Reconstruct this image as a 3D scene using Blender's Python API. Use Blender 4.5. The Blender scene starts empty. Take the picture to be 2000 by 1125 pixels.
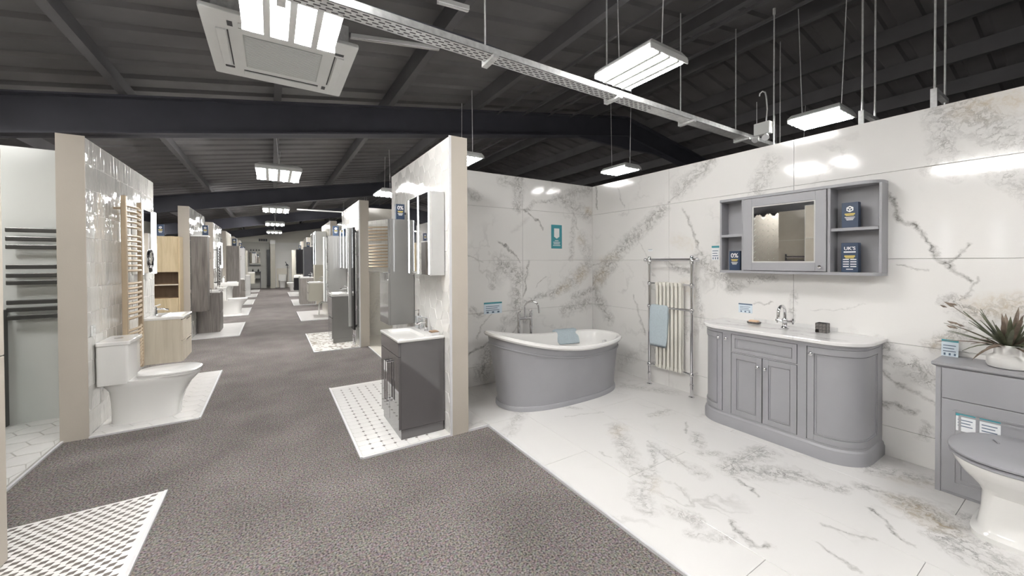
import bpy, bmesh, math, random
from mathutils import Vector, Matrix
random.seed(7)
SC = bpy.context.scene
COL = SC.collection
# ------------------------------------------------------------------ camera
CAM_H = 1.4
F_PX, YAW, PITCH, ROLL, CY = 744.44, math.radians(32.1726), math.radians(-0.6003), math.radians(-0.2275), 517.44
cd = bpy.data.cameras.new('camera'); cam = bpy.data.objects.new('camera', cd); COL.objects.link(cam)
cd.sensor_width = 36.0; cd.sensor_fit = 'HORIZONTAL'; cd.lens = F_PX * 36.0 / 2000.0
cd.shift_y = -(562.5 - CY) / 2000.0; cd.clip_start = 0.05; cd.clip_end = 200
fw = Vector((math.sin(YAW)*math.cos(PITCH), math.cos(YAW)*math.cos(PITCH), math.sin(PITCH)))
rt = Vector((math.cos(YAW), -math.sin(YAW), 0)); up = rt.cross(fw)
r2 = rt*math.cos(ROLL) + up*math.sin(ROLL); u2 = -rt*math.sin(ROLL) + up*math.cos(ROLL)
cam.matrix_world = Matrix(((r2.x,u2.x,-fw.x,0),(r2.y,u2.y,-fw.y,0),(r2.z,u2.z,-fw.z,CAM_H),(0,0,0,1)))
SC.camera = cam
# ------------------------------------------------------------------ world, exposure
w = bpy.data.worlds.new('world'); SC.world = w; w.use_nodes = True
bg = w.node_tree.nodes['Background']; bg.inputs[0].default_value = (.9,.93,1,1); bg.inputs[1].default_value = 0.25
vs = SC.view_settings; vs.view_transform = 'Standard'; vs.look = 'None'; vs.gamma = 1.0; vs.exposure = 0.12
try: vs.use_curve_mapping = False
except Exception: pass
TUBE_POWER = 88.0        # emission of the lamp tubes
STRIP_POWER = 9.0        # emission of the mirror strips
ROOF0, SLOPE, RIDGE = 3.42, 0.168, 5.9
def roof_z(x): return ROOF0 + SLOPE*(RIDGE - abs(RIDGE - x))
# ------------------------------------------------------------------ materials
MATS = {}
def nt(name):
    m = bpy.data.materials.new(name); m.use_nodes = True
    t = m.node_tree; b = t.nodes['Principled BSDF']; MATS[name] = m
    return m, t, b
def add(t, typ, **kw):
    n = t.nodes.new(typ)
    for k, v in kw.items(): setattr(n, k, v)
    return n
def mat(name, col, rough=.5, metal=0.0, var=.06, scale=8.0, stretch=None, bump=0.0, bscale=60.0, coat=0.0, spec=.5, trans=0.0, detail=4, ior=None):
    """plain procedural surface: base colour with a noise variation, optional grain and relief"""
    m, t, b = nt(name)
    tc = add(t, 'ShaderNodeTexCoord'); mp = add(t, 'ShaderNodeMapping')
    t.links.new(tc.outputs['Object'], mp.inputs[0])
    if stretch: mp.inputs['Scale'].default_value = stretch
    n = add(t, 'ShaderNodeTexNoise'); n.inputs['Scale'].default_value = scale; n.inputs['Detail'].default_value = detail
    t.links.new(mp.outputs[0], n.inputs['Vector'])
    r = add(t, 'ShaderNodeValToRGB')
    r.color_ramp.elements[0].position = .3; r.color_ramp.elements[1].position = .7
    r.color_ramp.elements[0].color = (*[max(0, c*(1-var)) for c in col], 1)
    r.color_ramp.elements[1].color = (*[min(1, c*(1+var)) for c in col], 1)
    t.links.new(n.outputs['Fac'], r.inputs[0]); t.links.new(r.outputs[0], b.inputs['Base Color'])
    b.inputs['Roughness'].default_value = rough; b.inputs['Metallic'].default_value = metal
    b.inputs['Coat Weight'].default_value = coat; b.inputs['Specular IOR Level'].default_value = spec
    b.inputs['Transmission Weight'].default_value = trans
    if ior: b.inputs['IOR'].default_value = ior
    if bump:
        n2 = add(t, 'ShaderNodeTexNoise'); n2.inputs['Scale'].default_value = bscale; n2.inputs['Detail'].default_value = 3
        t.links.new(mp.outputs[0], n2.inputs['Vector'])
        bp = add(t, 'ShaderNodeBump'); bp.inputs['Strength'].default_value = bump; bp.inputs['Distance'].default_value = .01
        t.links.new(n2.outputs['Fac'], bp.inputs['Height']); t.links.new(bp.outputs[0], b.inputs['Normal'])
    return m
def emit(name, col, power):
    m, t, b = nt(name)
    b.inputs['Base Color'].default_value = (.9,.9,.9,1); b.inputs['Emission Color'].default_value = (*col,1)
    b.inputs['Emission Strength'].default_value = power
    return m
def carpet(name):
    m, t, b = nt(name)
    g = add(t, 'ShaderNodeNewGeometry')
    def noise(s, d=3, stretch=None):
        n = add(t, 'ShaderNodeTexNoise'); n.inputs['Scale'].default_value = s; n.inputs['Detail'].default_value = d
        if stretch:
            mp = add(t, 'ShaderNodeMapping'); mp.inputs['Scale'].default_value = stretch
            t.links.new(g.outputs['Position'], mp.inputs[0]); t.links.new(mp.outputs[0], n.inputs['Vector'])
        else: t.links.new(g.outputs['Position'], n.inputs['Vector'])
        return n
    fine = noise(105, 3); big = noise(2.2, 6); hue = noise(60, 1)
    r = add(t, 'ShaderNodeValToRGB'); e = r.color_ramp.elements
    e[0].position = .30; e[0].color = (.030,.027,.027,1); e[1].position = .72; e[1].color = (.285,.258,.246,1)
    t.links.new(fine.outputs['Fac'], r.inputs[0])
    h = add(t, 'ShaderNodeMix', data_type='RGBA', blend_type='OVERLAY'); h.inputs[0].default_value = .28
    t.links.new(r.outputs[0], h.inputs['A']); t.links.new(hue.outputs['Color'], h.inputs['B'])
    mr = add(t, 'ShaderNodeMapRange'); mr.inputs['From Min'].default_value = .3; mr.inputs['From Max'].default_value = .7
    mr.inputs['To Min'].default_value = .80; mr.inputs['To Max'].default_value = 1.15
    t.links.new(big.outputs['Fac'], mr.inputs['Value'])
    ml = add(t, 'ShaderNodeVectorMath', operation='SCALE')
    t.links.new(h.outputs['Result'], ml.inputs[0]); t.links.new(mr.outputs[0], ml.inputs['Scale'])
    t.links.new(ml.outputs[0], b.inputs['Base Color'])
    b.inputs['Roughness'].default_value = .95; b.inputs['Specular IOR Level'].default_value = .15
    bp = add(t, 'ShaderNodeBump'); bp.inputs['Strength'].default_value = .8; bp.inputs['Distance'].default_value = .006
    t.links.new(fine.outputs['Fac'], bp.inputs['Height']); t.links.new(bp.outputs[0], b.inputs['Normal'])
    return m
def marble(name, axes, clouds, lines, ochres, base=(.80,.79,.775), rough=.09, generic=.55):
    """polished marble-print porcelain: vein bands along given segments (metres in the slab's own plane)"""
    m, t, b = nt(name); L = t.links.new
    g = add(t, 'ShaderNodeNewGeometry'); s = add(t, 'ShaderNodeSeparateXYZ'); L(g.outputs['Position'], s.inputs[0])
    c = add(t, 'ShaderNodeCombineXYZ'); L(s.outputs[axes[0].upper()], c.inputs[0]); L(s.outputs[axes[1].upper()], c.inputs[1])
    def noise(sc, d, ro=.6, vec=None):
        n = add(t, 'ShaderNodeTexNoise'); n.inputs['Scale'].default_value = sc; n.inputs['Detail'].default_value = d
        n.inputs['Roughness'].default_value = ro; L(vec or c.outputs[0], n.inputs['Vector']); return n
    def math_(op, a, bb=None, clamp=False):
        n = add(t, 'ShaderNodeMath', operation=op, use_clamp=clamp)
        for i, v in enumerate((a, bb)):
            if v is None: continue
            if isinstance(v, (int, float)): n.inputs[i].default_value = v
            else: L(v, n.inputs[i])
        return n.outputs[0]
    def warp(src, n, amt):
        a = add(t, 'ShaderNodeVectorMath', operation='SUBTRACT'); L(n.outputs['Color'], a.inputs[0]); a.inputs[1].default_value = (.5,.5,.5)
        q = add(t, 'ShaderNodeVectorMath', operation='SCALE'); L(a.outputs[0], q.inputs[0]); q.inputs['Scale'].default_value = amt
        z = add(t, 'ShaderNodeVectorMath', operation='MULTIPLY'); L(q.outputs[0], z.inputs[0]); z.inputs[1].default_value = (1,1,0)
        o = add(t, 'ShaderNodeVectorMath', operation='ADD'); L(src, o.inputs[0]); L(z.outputs[0], o.inputs[1]); return o.outputs[0]
    p = warp(warp(c.outputs[0], noise(5, 5), .16), noise(24, 4, .7), .045)
    def segs(lst, width_mul=1.0):
        acc = None
        for (a, bb, wd, st) in lst:
            ba = Vector((bb[0]-a[0], bb[1]-a[1], 0)); l2 = max(ba.length_squared, 1e-6)
            n1 = add(t, 'ShaderNodeVectorMath', operation='SUBTRACT'); L(p, n1.inputs[0]); n1.inputs[1].default_value = (a[0],a[1],0)
            n2 = add(t, 'ShaderNodeVectorMath', operation='DOT_PRODUCT'); L(n1.outputs[0], n2.inputs[0]); n2.inputs[1].default_value = ba/l2
            h = math_('ADD', n2.outputs['Value'], 0.0, True)
            n3 = add(t, 'ShaderNodeVectorMath', operation='SCALE'); n3.inputs[0].default_value = ba; L(h, n3.inputs['Scale'])
            n4 = add(t, 'ShaderNodeVectorMath', operation='DISTANCE'); L(n1.outputs[0], n4.inputs[0]); L(n3.outputs[0], n4.inputs[1])
            v = math_('MULTIPLY', n4.outputs['Value'], 1.0/(wd*width_mul))
            v = math_('SUBTRACT', 1.0, v, True)
            if st != 1: v = math_('MULTIPLY', v, st)
            acc = v if acc is None else math_('MAXIMUM', acc, v)
        return acc if acc is not None else math_('ADD', 0, 0)
    speck = noise(20, 8, .75, p); sp = add(t, 'ShaderNodeMapRange'); L(speck.outputs['Fac'], sp.inputs['Value'])
    sp.inputs['From Min'].default_value = .47; sp.inputs['From Max'].default_value = .63; sp.inputs['To Min'].default_value = .10; sp.inputs['To Max'].default_value = 1.0
    fineridge = noise(9, 6, .65, p)
    fr = math_('SUBTRACT', 1.0, math_('MULTIPLY', math_('ABSOLUTE', math_('SUBTRACT', fineridge.outputs['Fac'], .5)), 30), True)
    cl = segs(clouds); ln = segs(lines); oc = segs(ochres)
    cl = math_('POWER', cl, .85)
    cloudv = math_('MULTIPLY', cl, math_('MAXIMUM', math_('MULTIPLY', sp.outputs[0], .72), math_('MULTIPLY', fr, .85)))
    linev = math_('MULTIPLY', math_('POWER', ln, 1.2), math_('ADD', math_('MULTIPLY', sp.outputs[0], .75), .35))
    # faint natural veins everywhere
    gw = warp(c.outputs[0], noise(2.2, 6), .5)
    gn = noise(1.5, 4, .5, gw)
    gv = math_('SUBTRACT', 1.0, math_('MULTIPLY', math_('ABSOLUTE', math_('SUBTRACT', gn.outputs['Fac'], .5)), 60), True)
    gm = noise(1.1, 2); gmm = add(t, 'ShaderNodeMapRange'); L(gm.outputs['Fac'], gmm.inputs['Value'])
    gmm.inputs['From Min'].default_value = .5; gmm.inputs['From Max'].default_value = .68
    gvv = math_('MULTIPLY', math_('MULTIPLY', gv, gmm.outputs[0]), generic*.5)
    v = math_('MAXIMUM', math_('MAXIMUM', cloudv, linev), gvv)
    v = math_('MULTIPLY', v, 1.0, True)
    soft = math_('MULTIPLY', math_('MAXIMUM', cl, gmm.outputs[0]), .10)
    m0 = add(t, 'ShaderNodeMix', data_type='RGBA'); m0.inputs['A'].default_value = (*base,1); m0.inputs['B'].default_value = (.50,.50,.49,1); L(soft, m0.inputs[0])
    m1 = add(t, 'ShaderNodeMix', data_type='RGBA'); L(m0.outputs['Result'], m1.inputs['A']); m1.inputs['B'].default_value = (.145,.138,.128,1); L(v, m1.inputs[0])
    ov = math_('MULTIPLY', math_('MULTIPLY', oc, .75), math_('ADD', math_('MULTIPLY', sp.outputs[0], .55), .15))
    m2 = add(t, 'ShaderNodeMix', data_type='RGBA'); L(m1.outputs['Result'], m2.inputs['A']); m2.inputs['B'].default_value = (.50,.36,.17,1); L(ov, m2.inputs[0])
    L(m2.outputs['Result'], b.inputs['Base Color'])
    b.inputs['Roughness'].default_value = rough
    return m
def wood(name, c0, c1, scale=(1,1,.08), sc=22, rough=.45):
    m, t, b = nt(name); L = t.links.new
    tc = add(t, 'ShaderNodeTexCoord'); mp = add(t, 'ShaderNodeMapping'); mp.inputs['Scale'].default_value = scale
    L(tc.outputs['Object'], mp.inputs[0])
    n = add(t, 'ShaderNodeTexNoise'); n.inputs['Scale'].default_value = sc; n.inputs['Detail'].default_value = 6; n.inputs['Distortion'].default_value = .6
    L(mp.outputs[0], n.inputs['Vector'])
    r = add(t, 'ShaderNodeValToRGB'); r.color_ramp.elements[0].position = .3; r.color_ramp.elements[1].position = .72
    r.color_ramp.elements[0].color = (*c0,1); r.color_ramp.elements[1].color = (*c1,1)
    L(n.outputs['Fac'], r.inputs[0]); L(r.outputs[0], b.inputs['Base Color']); b.inputs['Roughness'].default_value = rough
    bp = add(t, 'ShaderNodeBump'); bp.inputs['Strength'].default_value = .12; bp.inputs['Distance'].default_value = .004
    L(n.outputs['Fac'], bp.inputs['Height']); L(bp.outputs[0], b.inputs['Normal'])
    return m

M_carpet = carpet('carpet_pile')
M_roof = mat('roof_sheet_paint', (.165,.160,.165), .55, var=.15, scale=2)
M_steel = mat('rafter_paint', (.058,.059,.076), .6, var=.12, scale=3)
M_purlin = mat('purlin_paint', (.105,.102,.108), .55, var=.12, scale=3)
M_beige = mat('beige_paint', (.46,.42,.365), .6, var=.02, scale=3, bump=.05, bscale=90)
M_white = mat('white_paint', (.72,.72,.70), .55, var=.02, scale=2)
M_palegreen = mat('pale_panel', (.68,.70,.68), .25, var=.02, scale=1.5)
M_offwall = mat('end_wall_paint', (.66,.65,.60), .6, var=.03, scale=1)
M_darkwall = mat('dark_wall_paint', (.055,.065,.08), .6, var=.1, scale=2)
M_greywall = mat('grey_wall_paint', (.42,.42,.39), .5, var=.06, scale=1)
M_ceramic = mat('white_ceramic', (.80,.795,.775), .08, var=.01, scale=3, coat=.4)
M_acrylic = mat('white_acrylic', (.82,.815,.80), .16, var=.01, scale=3)
M_grey = mat('painted_grey_wood', (.318,.319,.338), .42, var=.03, scale=5)
M_greydark = mat('grey_shadow_gap', (.06,.06,.065), .6, var=.03)  # dark carcass colour, paints shade into the gaps around the doors
M_chrome = mat('chrome', (.78,.78,.80), .06, 1.0, var=.02)
M_darkchrome = mat('anthracite_metal', (.105,.105,.102), .35, .6, var=.05)
M_brass = mat('brushed_bronze', (.50,.40,.285), .32, .45, var=.04)
M_alu = mat('aluminium_trim', (.74,.74,.76), .35, .3, var=.01)
M_galv = mat('galvanised_steel', (.76,.77,.77), .42, .4, var=.14, scale=30)
M_wire = mat('steel_wire', (.30,.30,.31), .4, .6, var=.1)
M_mirror = mat('mirror_glass', (.86,.87,.87), .015, 1.0, var=.0)
M_black = mat('black_gloss', (.012,.012,.014), .12, var=.05)
M_blacksat = mat('black_satin', (.02,.02,.022), .45, var=.05)
M_gloss = mat('grey_gloss_lacquer', (.088,.084,.086), .05, var=.03, scale=3, coat=.8)
M_gloss2 = mat('mid_grey_gloss_lacquer', (.19,.188,.182), .10, var=.03, scale=3, coat=.5)
M_greige = mat('greige_lacquer', (.42,.405,.35), .3, var=.03, scale=3)
M_lgrey = mat('light_grey_lacquer', (.55,.55,.54), .25, var=.03)
M_oak = wood('light_oak', (.50,.445,.355), (.62,.565,.47))
M_oakd = wood('oak_interior', (.20,.125,.07), (.30,.20,.12))
M_oak2 = wood('mid_oak', (.40,.315,.195), (.54,.44,.29))
M_dwood = wood('dark_grey_oak', (.085,.077,.070), (.19,.172,.158), sc=30)
M_twood = wood('taupe_oak', (.17,.152,.14), (.27,.25,.235), sc=30)
M_tile = mat('glossy_white_tile', (.72,.71,.68), .04, var=.03, scale=4, bump=.45, bscale=11, coat=.5)
M_tile2 = mat('glossy_hexagon_tile', (.76,.755,.735), .05, var=.05, scale=6, bump=.06, bscale=10, coat=.5)
M_cream = mat('cream_tile', (.70,.67,.60), .10, var=.05, scale=2, bump=.03, bscale=8)
M_herr = mat('taupe_herringbone', (.40,.37,.33), .12, var=.05, scale=3)
M_bigtile = mat('taupe_tile', (.36,.325,.28), .14, var=.07, scale=3)
M_grout = mat('grey_grout', (.40,.39,.37), .85, var=.05)
M_groutw = mat('pale_grout', (.62,.61,.59), .8, var=.04)
M_mosw = mat('white_mosaic', (.76,.75,.74), .2, var=.03)
M_mosd = mat('dark_mosaic', (.13,.115,.105), .3, var=.2, scale=40)
M_towel = mat('pale_blue_towel', (.60,.70,.76), .95, var=.05, scale=60, bump=.8, bscale=420)
M_navy = mat('navy_card', (.022,.042,.085), .4, var=.06)
M_teal = mat('teal_card', (.045,.27,.32), .45, var=.03)
M_ink_w = mat('white_print', (.82,.82,.82), .5, var=.0)
M_ink_y = mat('gold_print', (.62,.48,.12), .5, var=.0)
M_ink_d = mat('slate_print', (.10,.15,.22), .5, var=.0)
M_card = mat('pale_blue_card', (.66,.75,.82), .4, var=.02)
M_cardw = mat('white_card', (.80,.82,.84), .4, var=.02)
M_leaf = mat('olive_leaf', (.105,.115,.070), .5, var=.35, scale=30)
M_leaf2 = mat('brown_leaf', (.17,.13,.10), .55, var=.3, scale=30)
M_pot = mat('matt_white_pot', (.78,.77,.75), .6, var=.02)
M_soap = mat('peach_soap', (.70,.48,.32), .4, var=.05)
M_stone = mat('grey_mosaic_stone', (.13,.12,.115), .4, var=.5, scale=70)
M_rad = mat('cream_radiator', (.74,.72,.66), .25, var=.02)
M_plastic = mat('white_plastic', (.74,.75,.74), .35, var=.02)
M_grille = mat('grey_grille', (.45,.47,.46), .5, var=.08, scale=60)
M_bottle = mat('clear_bottle', (.75,.78,.80), .08, var=.03, trans=.6)
M_glass = mat('screen_glass', (.92,.96,.95), .02, var=.0, trans=1.0, ior=1.45)
def thin_glass(name):
    m, t, b = nt(name); L = t.links.new
    out = next(n for n in t.nodes if n.type == 'OUTPUT_MATERIAL')
    tr = add(t, 'ShaderNodeBsdfTransparent'); tr.inputs[0].default_value = (.95,.98,.97,1)
    gl = add(t, 'ShaderNodeBsdfGlossy'); gl.inputs['Roughness'].default_value = .02
    mx = add(t, 'ShaderNodeMixShader'); mx.inputs[0].default_value = .07
    L(tr.outputs[0], mx.inputs[1]); L(gl.outputs[0], mx.inputs[2]); L(mx.outputs[0], out.inputs['Surface'])
    return m
M_glass = thin_glass('thin_screen_glass')
M_tube = emit('lamp_tube_light', (1.0,.98,.955), TUBE_POWER)
M_tube_aisle = emit('aisle_tube_light', (1.0,.98,.955), TUBE_POWER*1.55)
M_tube_bay = emit('bay_tube_light', (1.0,.98,.955), TUBE_POWER*.78)
M_strip = emit('mirror_strip_light', (.95,.98,1.0), STRIP_POWER)
# ---- marble slabs. (a, b, width, strength); right wall uses (y,z), back wall (x,z), floor (x,y)
CR_cl = [((3.79,1.05),(3.46,1.40),.15,1),((3.46,1.40),(3.20,1.62),.13,.9),((3.20,1.62),(2.70,1.96),.11,.9),((2.50,2.16),(2.16,2.40),.12,.8),
 ((3.77,1.00),(3.50,.66),.12,1),((2.62,1.37),(2.40,1.28),.07,.8),((2.28,1.44),(1.95,1.16),.10,.9),((2.30,1.20),(2.25,.75),.06,.6),((1.95,1.18),(1.60,1.24),.05,.8),
 ((2.35,.70),(2.80,.35),.10,.6),((1.62,2.24),(1.72,2.02),.11,.6),((.62,2.40),(.60,2.05),.10,.7),((.56,2.34),(.32,2.10),.13,.7),((.62,2.02),(.56,1.98),.10,.8),
 ((.40,1.96),(.20,1.72),.09,.6),((.56,1.14),(.44,1.06),.06,.9),((.66,.83),(.52,.96),.07,.7),((.52,1.06),(.28,1.12),.08,.6),((.92,.78),(.62,.58),.09,1),((.66,.58),(.54,.48),.06,.9),
 ((.90,.40),(.74,.36),.035,.9),((.70,.20),(.66,.28),.04,.7),((1.42,1.12),(1.46,.92),.03,.8),((2.9,.36),(3.3,.12),.1,.4),((.3,.5),(-.4,.2),.12,.6),((-.1,1.9),(-.9,1.2),.14,.7),((-.9,2.2),(-1.8,1.3),.16,.8)]
CR_ln = [((3.74,2.36),(3.70,2.08),.022,.9),((2.44,1.95),(2.24,1.46),.022,.8),((3.36,2.36),(3.24,2.06),.014,.5),((2.15,2.38),(2.62,2.05),.02,.7),
 ((.88,1.88),(.60,1.38),.022,1),((.60,1.38),(.50,1.28),.020,1),((.60,1.38),(.50,1.50),.016,.8),((.80,1.34),(.66,1.31),.012,.7),((1.75,1.02),(1.60,1.05),.012,.8),
 ((.92,.62),(.62,.42),.018,.8),((.92,.44),(.76,.36),.018,1),((3.78,1.34),(3.30,1.42),.014,.7),((2.90,1.12),(2.60,.92),.014,.5),((3.12,.98),(2.95,.55),.02,.7),((1.32,1.0),(1.0,1.06),.01,.4),
 ((.52,1.16),(.46,1.30),.014,.8),((3.1,1.8),(2.8,1.2),.010,.5),((-.2,1.4),(-1.2,2.0),.02,.7)]
CR_oc = [((3.72,1.12),(3.60,1.22),.13,.9),((3.62,1.40),(3.40,1.45),.10,.5),((2.55,1.64),(2.36,1.55),.09,.5),((2.42,1.16),(2.36,1.04),.08,.6),((.50,2.33),(.36,2.33),.12,1),((.46,1.12),(.30,1.13),.10,1),((.64,.84),(.58,.88),.07,.8)]
CB_cl = [((2.28,2.36),(2.52,2.30),.10,.7),((2.49,2.38),(2.48,2.03),.09,1),((2.60,2.03),(2.74,2.12),.04,.9),((2.74,2.12),(3.06,2.18),.035,.9),((3.06,2.18),(3.34,2.30),.09,.8),((3.34,2.30),(3.62,2.36),.12,.7),
 ((3.16,2.18),(3.64,2.00),.12,.8),((3.36,2.00),(3.32,1.72),.06,.7),((3.32,1.72),(3.30,1.42),.05,.7),((2.24,1.38),(2.50,1.22),.16,1),((2.46,1.20),(2.44,.84),.11,1),((2.20,1.36),(2.12,1.10),.05,.8),
 ((2.56,.92),(3.00,1.00),.04,1),((3.00,1.00),(3.34,1.12),.10,.9),((3.34,1.12),(3.62,1.34),.13,.8),((3.34,.92),(3.62,1.00),.07,1),((3.20,.75),(3.62,.86),.11,.8),((2.30,.72),(2.60,.70),.08,.7),((1.86,.86),(1.98,.80),.06,.9),
 ((1.98,.14),(2.10,.36),.13,1),((2.05,.36),(2.25,.60),.08,.8),((1.95,2.12),(1.82,2.16),.07,.7),((3.5,1.7),(3.6,1.45),.12,.6)]
CB_ln = [((2.58,2.02),(2.86,1.80),.018,1),((2.22,1.62),(2.50,1.41),.020,1),((2.62,1.38),(2.56,1.00),.022,.9),((1.80,.36),(2.05,.46),.024,1),((2.9,1.2),(2.72,1.06),.012,.6),((1.82,1.46),(2.00,1.38),.016,.8),((3.34,2.08),(3.42,1.80),.018,.7),((2.45,.6),(2.2,.42),.018,.7),((2.1,.8),(1.9,.55),.014,.7),((2.4,1.75),(2.62,1.9),.04,.3)]
CB_oc = [((3.58,2.08),(3.64,2.06),.08,.9),((3.44,1.70),(3.50,1.66),.08,.6),((3.10,1.02),(3.24,1.08),.09,.7),((3.42,1.18),(3.54,1.24),.11,1),((2.12,.24),(2.2,.3),.08,.4)]
FL_cl = [((1.95,2.93),(1.60,2.60),.09,.6),((2.30,2.86),(2.42,2.70),.05,.6),((2.42,2.24),(2.32,2.08),.10,.6),((2.32,2.08),(2.08,1.80),.10,.7),((2.08,1.80),(2.02,1.60),.10,.7),((2.02,1.60),(1.80,1.46),.10,.7),((1.80,1.46),(1.74,1.40),.08,.7),
 ((2.42,1.86),(2.28,1.76),.05,.8),((2.28,1.76),(2.10,1.62),.04,.7),((2.85,2.24),(3.10,2.20),.05,.7),((2.86,1.78),(2.70,1.68),.07,.8),((2.40,1.75),(2.36,1.55),.05,.6),((2.36,1.55),(2.34,1.42),.07,.7),
 ((2.56,1.37),(2.98,1.36),.12,1),((2.62,1.30),(2.85,1.08),.13,1),((2.80,1.10),(2.92,.90),.08,.8),((1.86,1.30),(1.90,1.20),.07,.8),((3.05,.80),(3.05,.60),.09,.8),((3.05,.60),(2.96,.48),.16,1),((2.96,.50),(2.74,.38),.10,.9),((2.9,.42),(2.70,.26),.12,.9),
 ((3.36,.84),(3.50,.56),.13,1),((3.14,.42),(2.80,.24),.09,.8),((2.60,1.62),(2.72,1.50),.06,.6),((1.80,1.14),(1.94,1.02),.05,.6),((3.3,2.9),(3.55,2.5),.12,.5),((2.2,.5),(2.0,.2),.09,.6)]
FL_ln = [((2.48,1.30),(2.40,1.10),.018,.9),((2.06,1.08),(1.96,.94),.022,1),((1.96,.94),(2.02,.90),.02,.8),((2.42,.82),(2.50,.62),.018,.8),((2.26,.78),(2.20,.62),.014,.7),((2.10,1.44),(2.02,1.26),.014,.6),((2.0,2.0),(2.0,1.9),.01,.6),((2.8,.72),(2.62,.52),.018,.9),
 ((2.55,2.5),(2.2,2.62),.016,.5),((3.0,1.95),(2.8,1.84),.02,.7),((2.42,1.92),(2.30,1.60),.016,.7)]
FL_oc = [((2.44,2.20),(2.32,2.14),.09,.6),((3.04,.62),(2.96,.50),.14,.9),((2.04,1.56),(1.96,1.48),.07,.4),((3.3,.72),(3.44,.6),.08,.4)]
M_marR = marble('marble_slab_right', 'yz', CR_cl, CR_ln, CR_oc)
M_marB = marble('marble_slab_back', 'xz', CB_cl, CB_ln, CB_oc)
M_marF = marble('marble_slab_floor', 'xy', FL_cl, FL_ln, FL_oc, base=(.70,.69,.68), rough=.16)
M_marC = marble('marble_counter', 'yx', [((1.9,3.3),(1.2,3.5),.06,.5),((1.3,3.35),(1.0,3.3),.05,.5)], [((1.9,3.5),(1.5,3.4),.02,.6)], [], base=(.74,.735,.73), rough=.1)
M_pale = marble('pale_stone_tile', 'xz', [((1.5,.2),(2.2,1.6),.16,.3),((1.5,1.2),(2.0,2.3),.16,.3)], [((1.4,1.9),(2.0,1.2),.02,.4)], [((1.6,.6),(1.9,1.2),.2,.15)], base=(.60,.58,.53), rough=.12)
# ------------------------------------------------------------------ mesh helpers
class MB:
    def __init__(s): s.v = []; s.f = []
    def _add(s, vs, fs):
        o = len(s.v); s.v += [tuple(q) for q in vs]; s.f += [tuple(i+o for i in f) for f in fs]; return s
    def box(s, x0, x1, y0, y1, z0, z1):
        x0, x1 = min(x0,x1), max(x0,x1); y0, y1 = min(y0,y1), max(y0,y1); z0, z1 = min(z0,z1), max(z0,z1)
        return s._add([(x0,y0,z0),(x1,y0,z0),(x1,y1,z0),(x0,y1,z0),(x0,y0,z1),(x1,y0,z1),(x1,y1,z1),(x0,y1,z1)],
                      [(0,3,2,1),(4,5,6,7),(0,1,5,4),(1,2,6,5),(2,3,7,6),(3,0,4,7)])
    def loft(s, rings, cap0=True, cap1=True, closed=True):
        n = len(rings[0]); vs = [p for r in rings for p in r]; fs = []
        for k in range(len(rings)-1):
            for i in range(n if closed else n-1):
                j = (i+1) % n; fs.append((k*n+i, k*n+j, (k+1)*n+j, (k+1)*n+i))
        if cap0: fs.append(tuple(reversed(range(n))))
        if cap1: fs.append(tuple((len(rings)-1)*n+i for i in range(n)))
        return s._add(vs, fs)
    def prism(s, poly, z0, z1): return s.loft([[(x,y,z0) for x,y in poly],[(x,y,z1) for x,y in poly]])
    def cyl(s, p0, p1, r, n=12, r1=None):
        return s.tube([p0, p1], r, n, r1=r1)
    def tube(s, pts, r, n=8, r1=None, radii=None):
        pts = [Vector(p) for p in pts]; rings = []; t0 = (pts[1]-pts[0]).normalized()
        a = Vector((0,0,1)) if abs(t0.z) < .9 else Vector((1,0,0))
        nrm = t0.cross(a).normalized()
        for i, p in enumerate(pts):
            if i == 0: tg = t0
            elif i == len(pts)-1: tg = (pts[i]-pts[i-1]).normalized()
            else: tg = ((pts[i]-pts[i-1]).normalized() + (pts[i+1]-pts[i]).normalized()).normalized()
            nrm = (nrm - tg*nrm.dot(tg)).normalized(); bn = tg.cross(nrm)
            rr = radii[i] if radii else (r if r1 is None else r+(r1-r)*i/(len(pts)-1))
            rings.append([p + (nrm*math.cos(2*math.pi*k/n) + bn*math.sin(2*math.pi*k/n))*rr for k in range(n)])
        return s.loft(rings)
    def lathe(s, prof, n=24, c=(0,0,0), cap=True):
        rings = [[(c[0]+r*math.cos(2*math.pi*k/n), c[1]+r*math.sin(2*math.pi*k/n), c[2]+z) for k in range(n)] for r, z in prof]
        return s.loft(rings, cap, cap)
    def ball(s, c, r, n=12, m=7):
        return s.lathe([(max(r*math.sin(math.pi*k/m), r*.02), -r*math.cos(math.pi*k/m)) for k in range(m+1)], n, c)
    def build(s, name, m, parent=None, loc=(0,0,0), smooth=False, bevel=0, seg=2, rot=None):
        me = bpy.data.meshes.new(name); me.from_pydata([tuple(q) for q in s.v], [], s.f); me.update()
        bm = bmesh.new(); bm.from_mesh(me); bmesh.ops.recalc_face_normals(bm, faces=bm.faces); bm.to_mesh(me); bm.free()
        if m: me.materials.append(m)
        if smooth:
            me.shade_smooth(); me.set_sharp_from_angle(angle=math.radians(38))
        o = bpy.data.objects.new(name, me); COL.objects.link(o); o.location = loc
        if rot: o.rotation_euler = rot
        if parent: o.parent = parent
        if bevel:
            b = o.modifiers.new('bevel', 'BEVEL'); b.width = bevel; b.segments = seg; b.limit_method = 'ANGLE'; b.angle_limit = math.radians(40)
        return o
def inst(me_obj, name, parent, loc, rot=None, scale=None):
    o = bpy.data.objects.new(name, me_obj.data); COL.objects.link(o); o.parent = parent; o.location = loc
    if rot: o.rotation_euler = rot
    if scale: o.scale = scale
    return o
def tag(o, label, cat, group=None):
    o['label'] = label; o['category'] = cat
    if group: o['group'] = group
    return o
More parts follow.
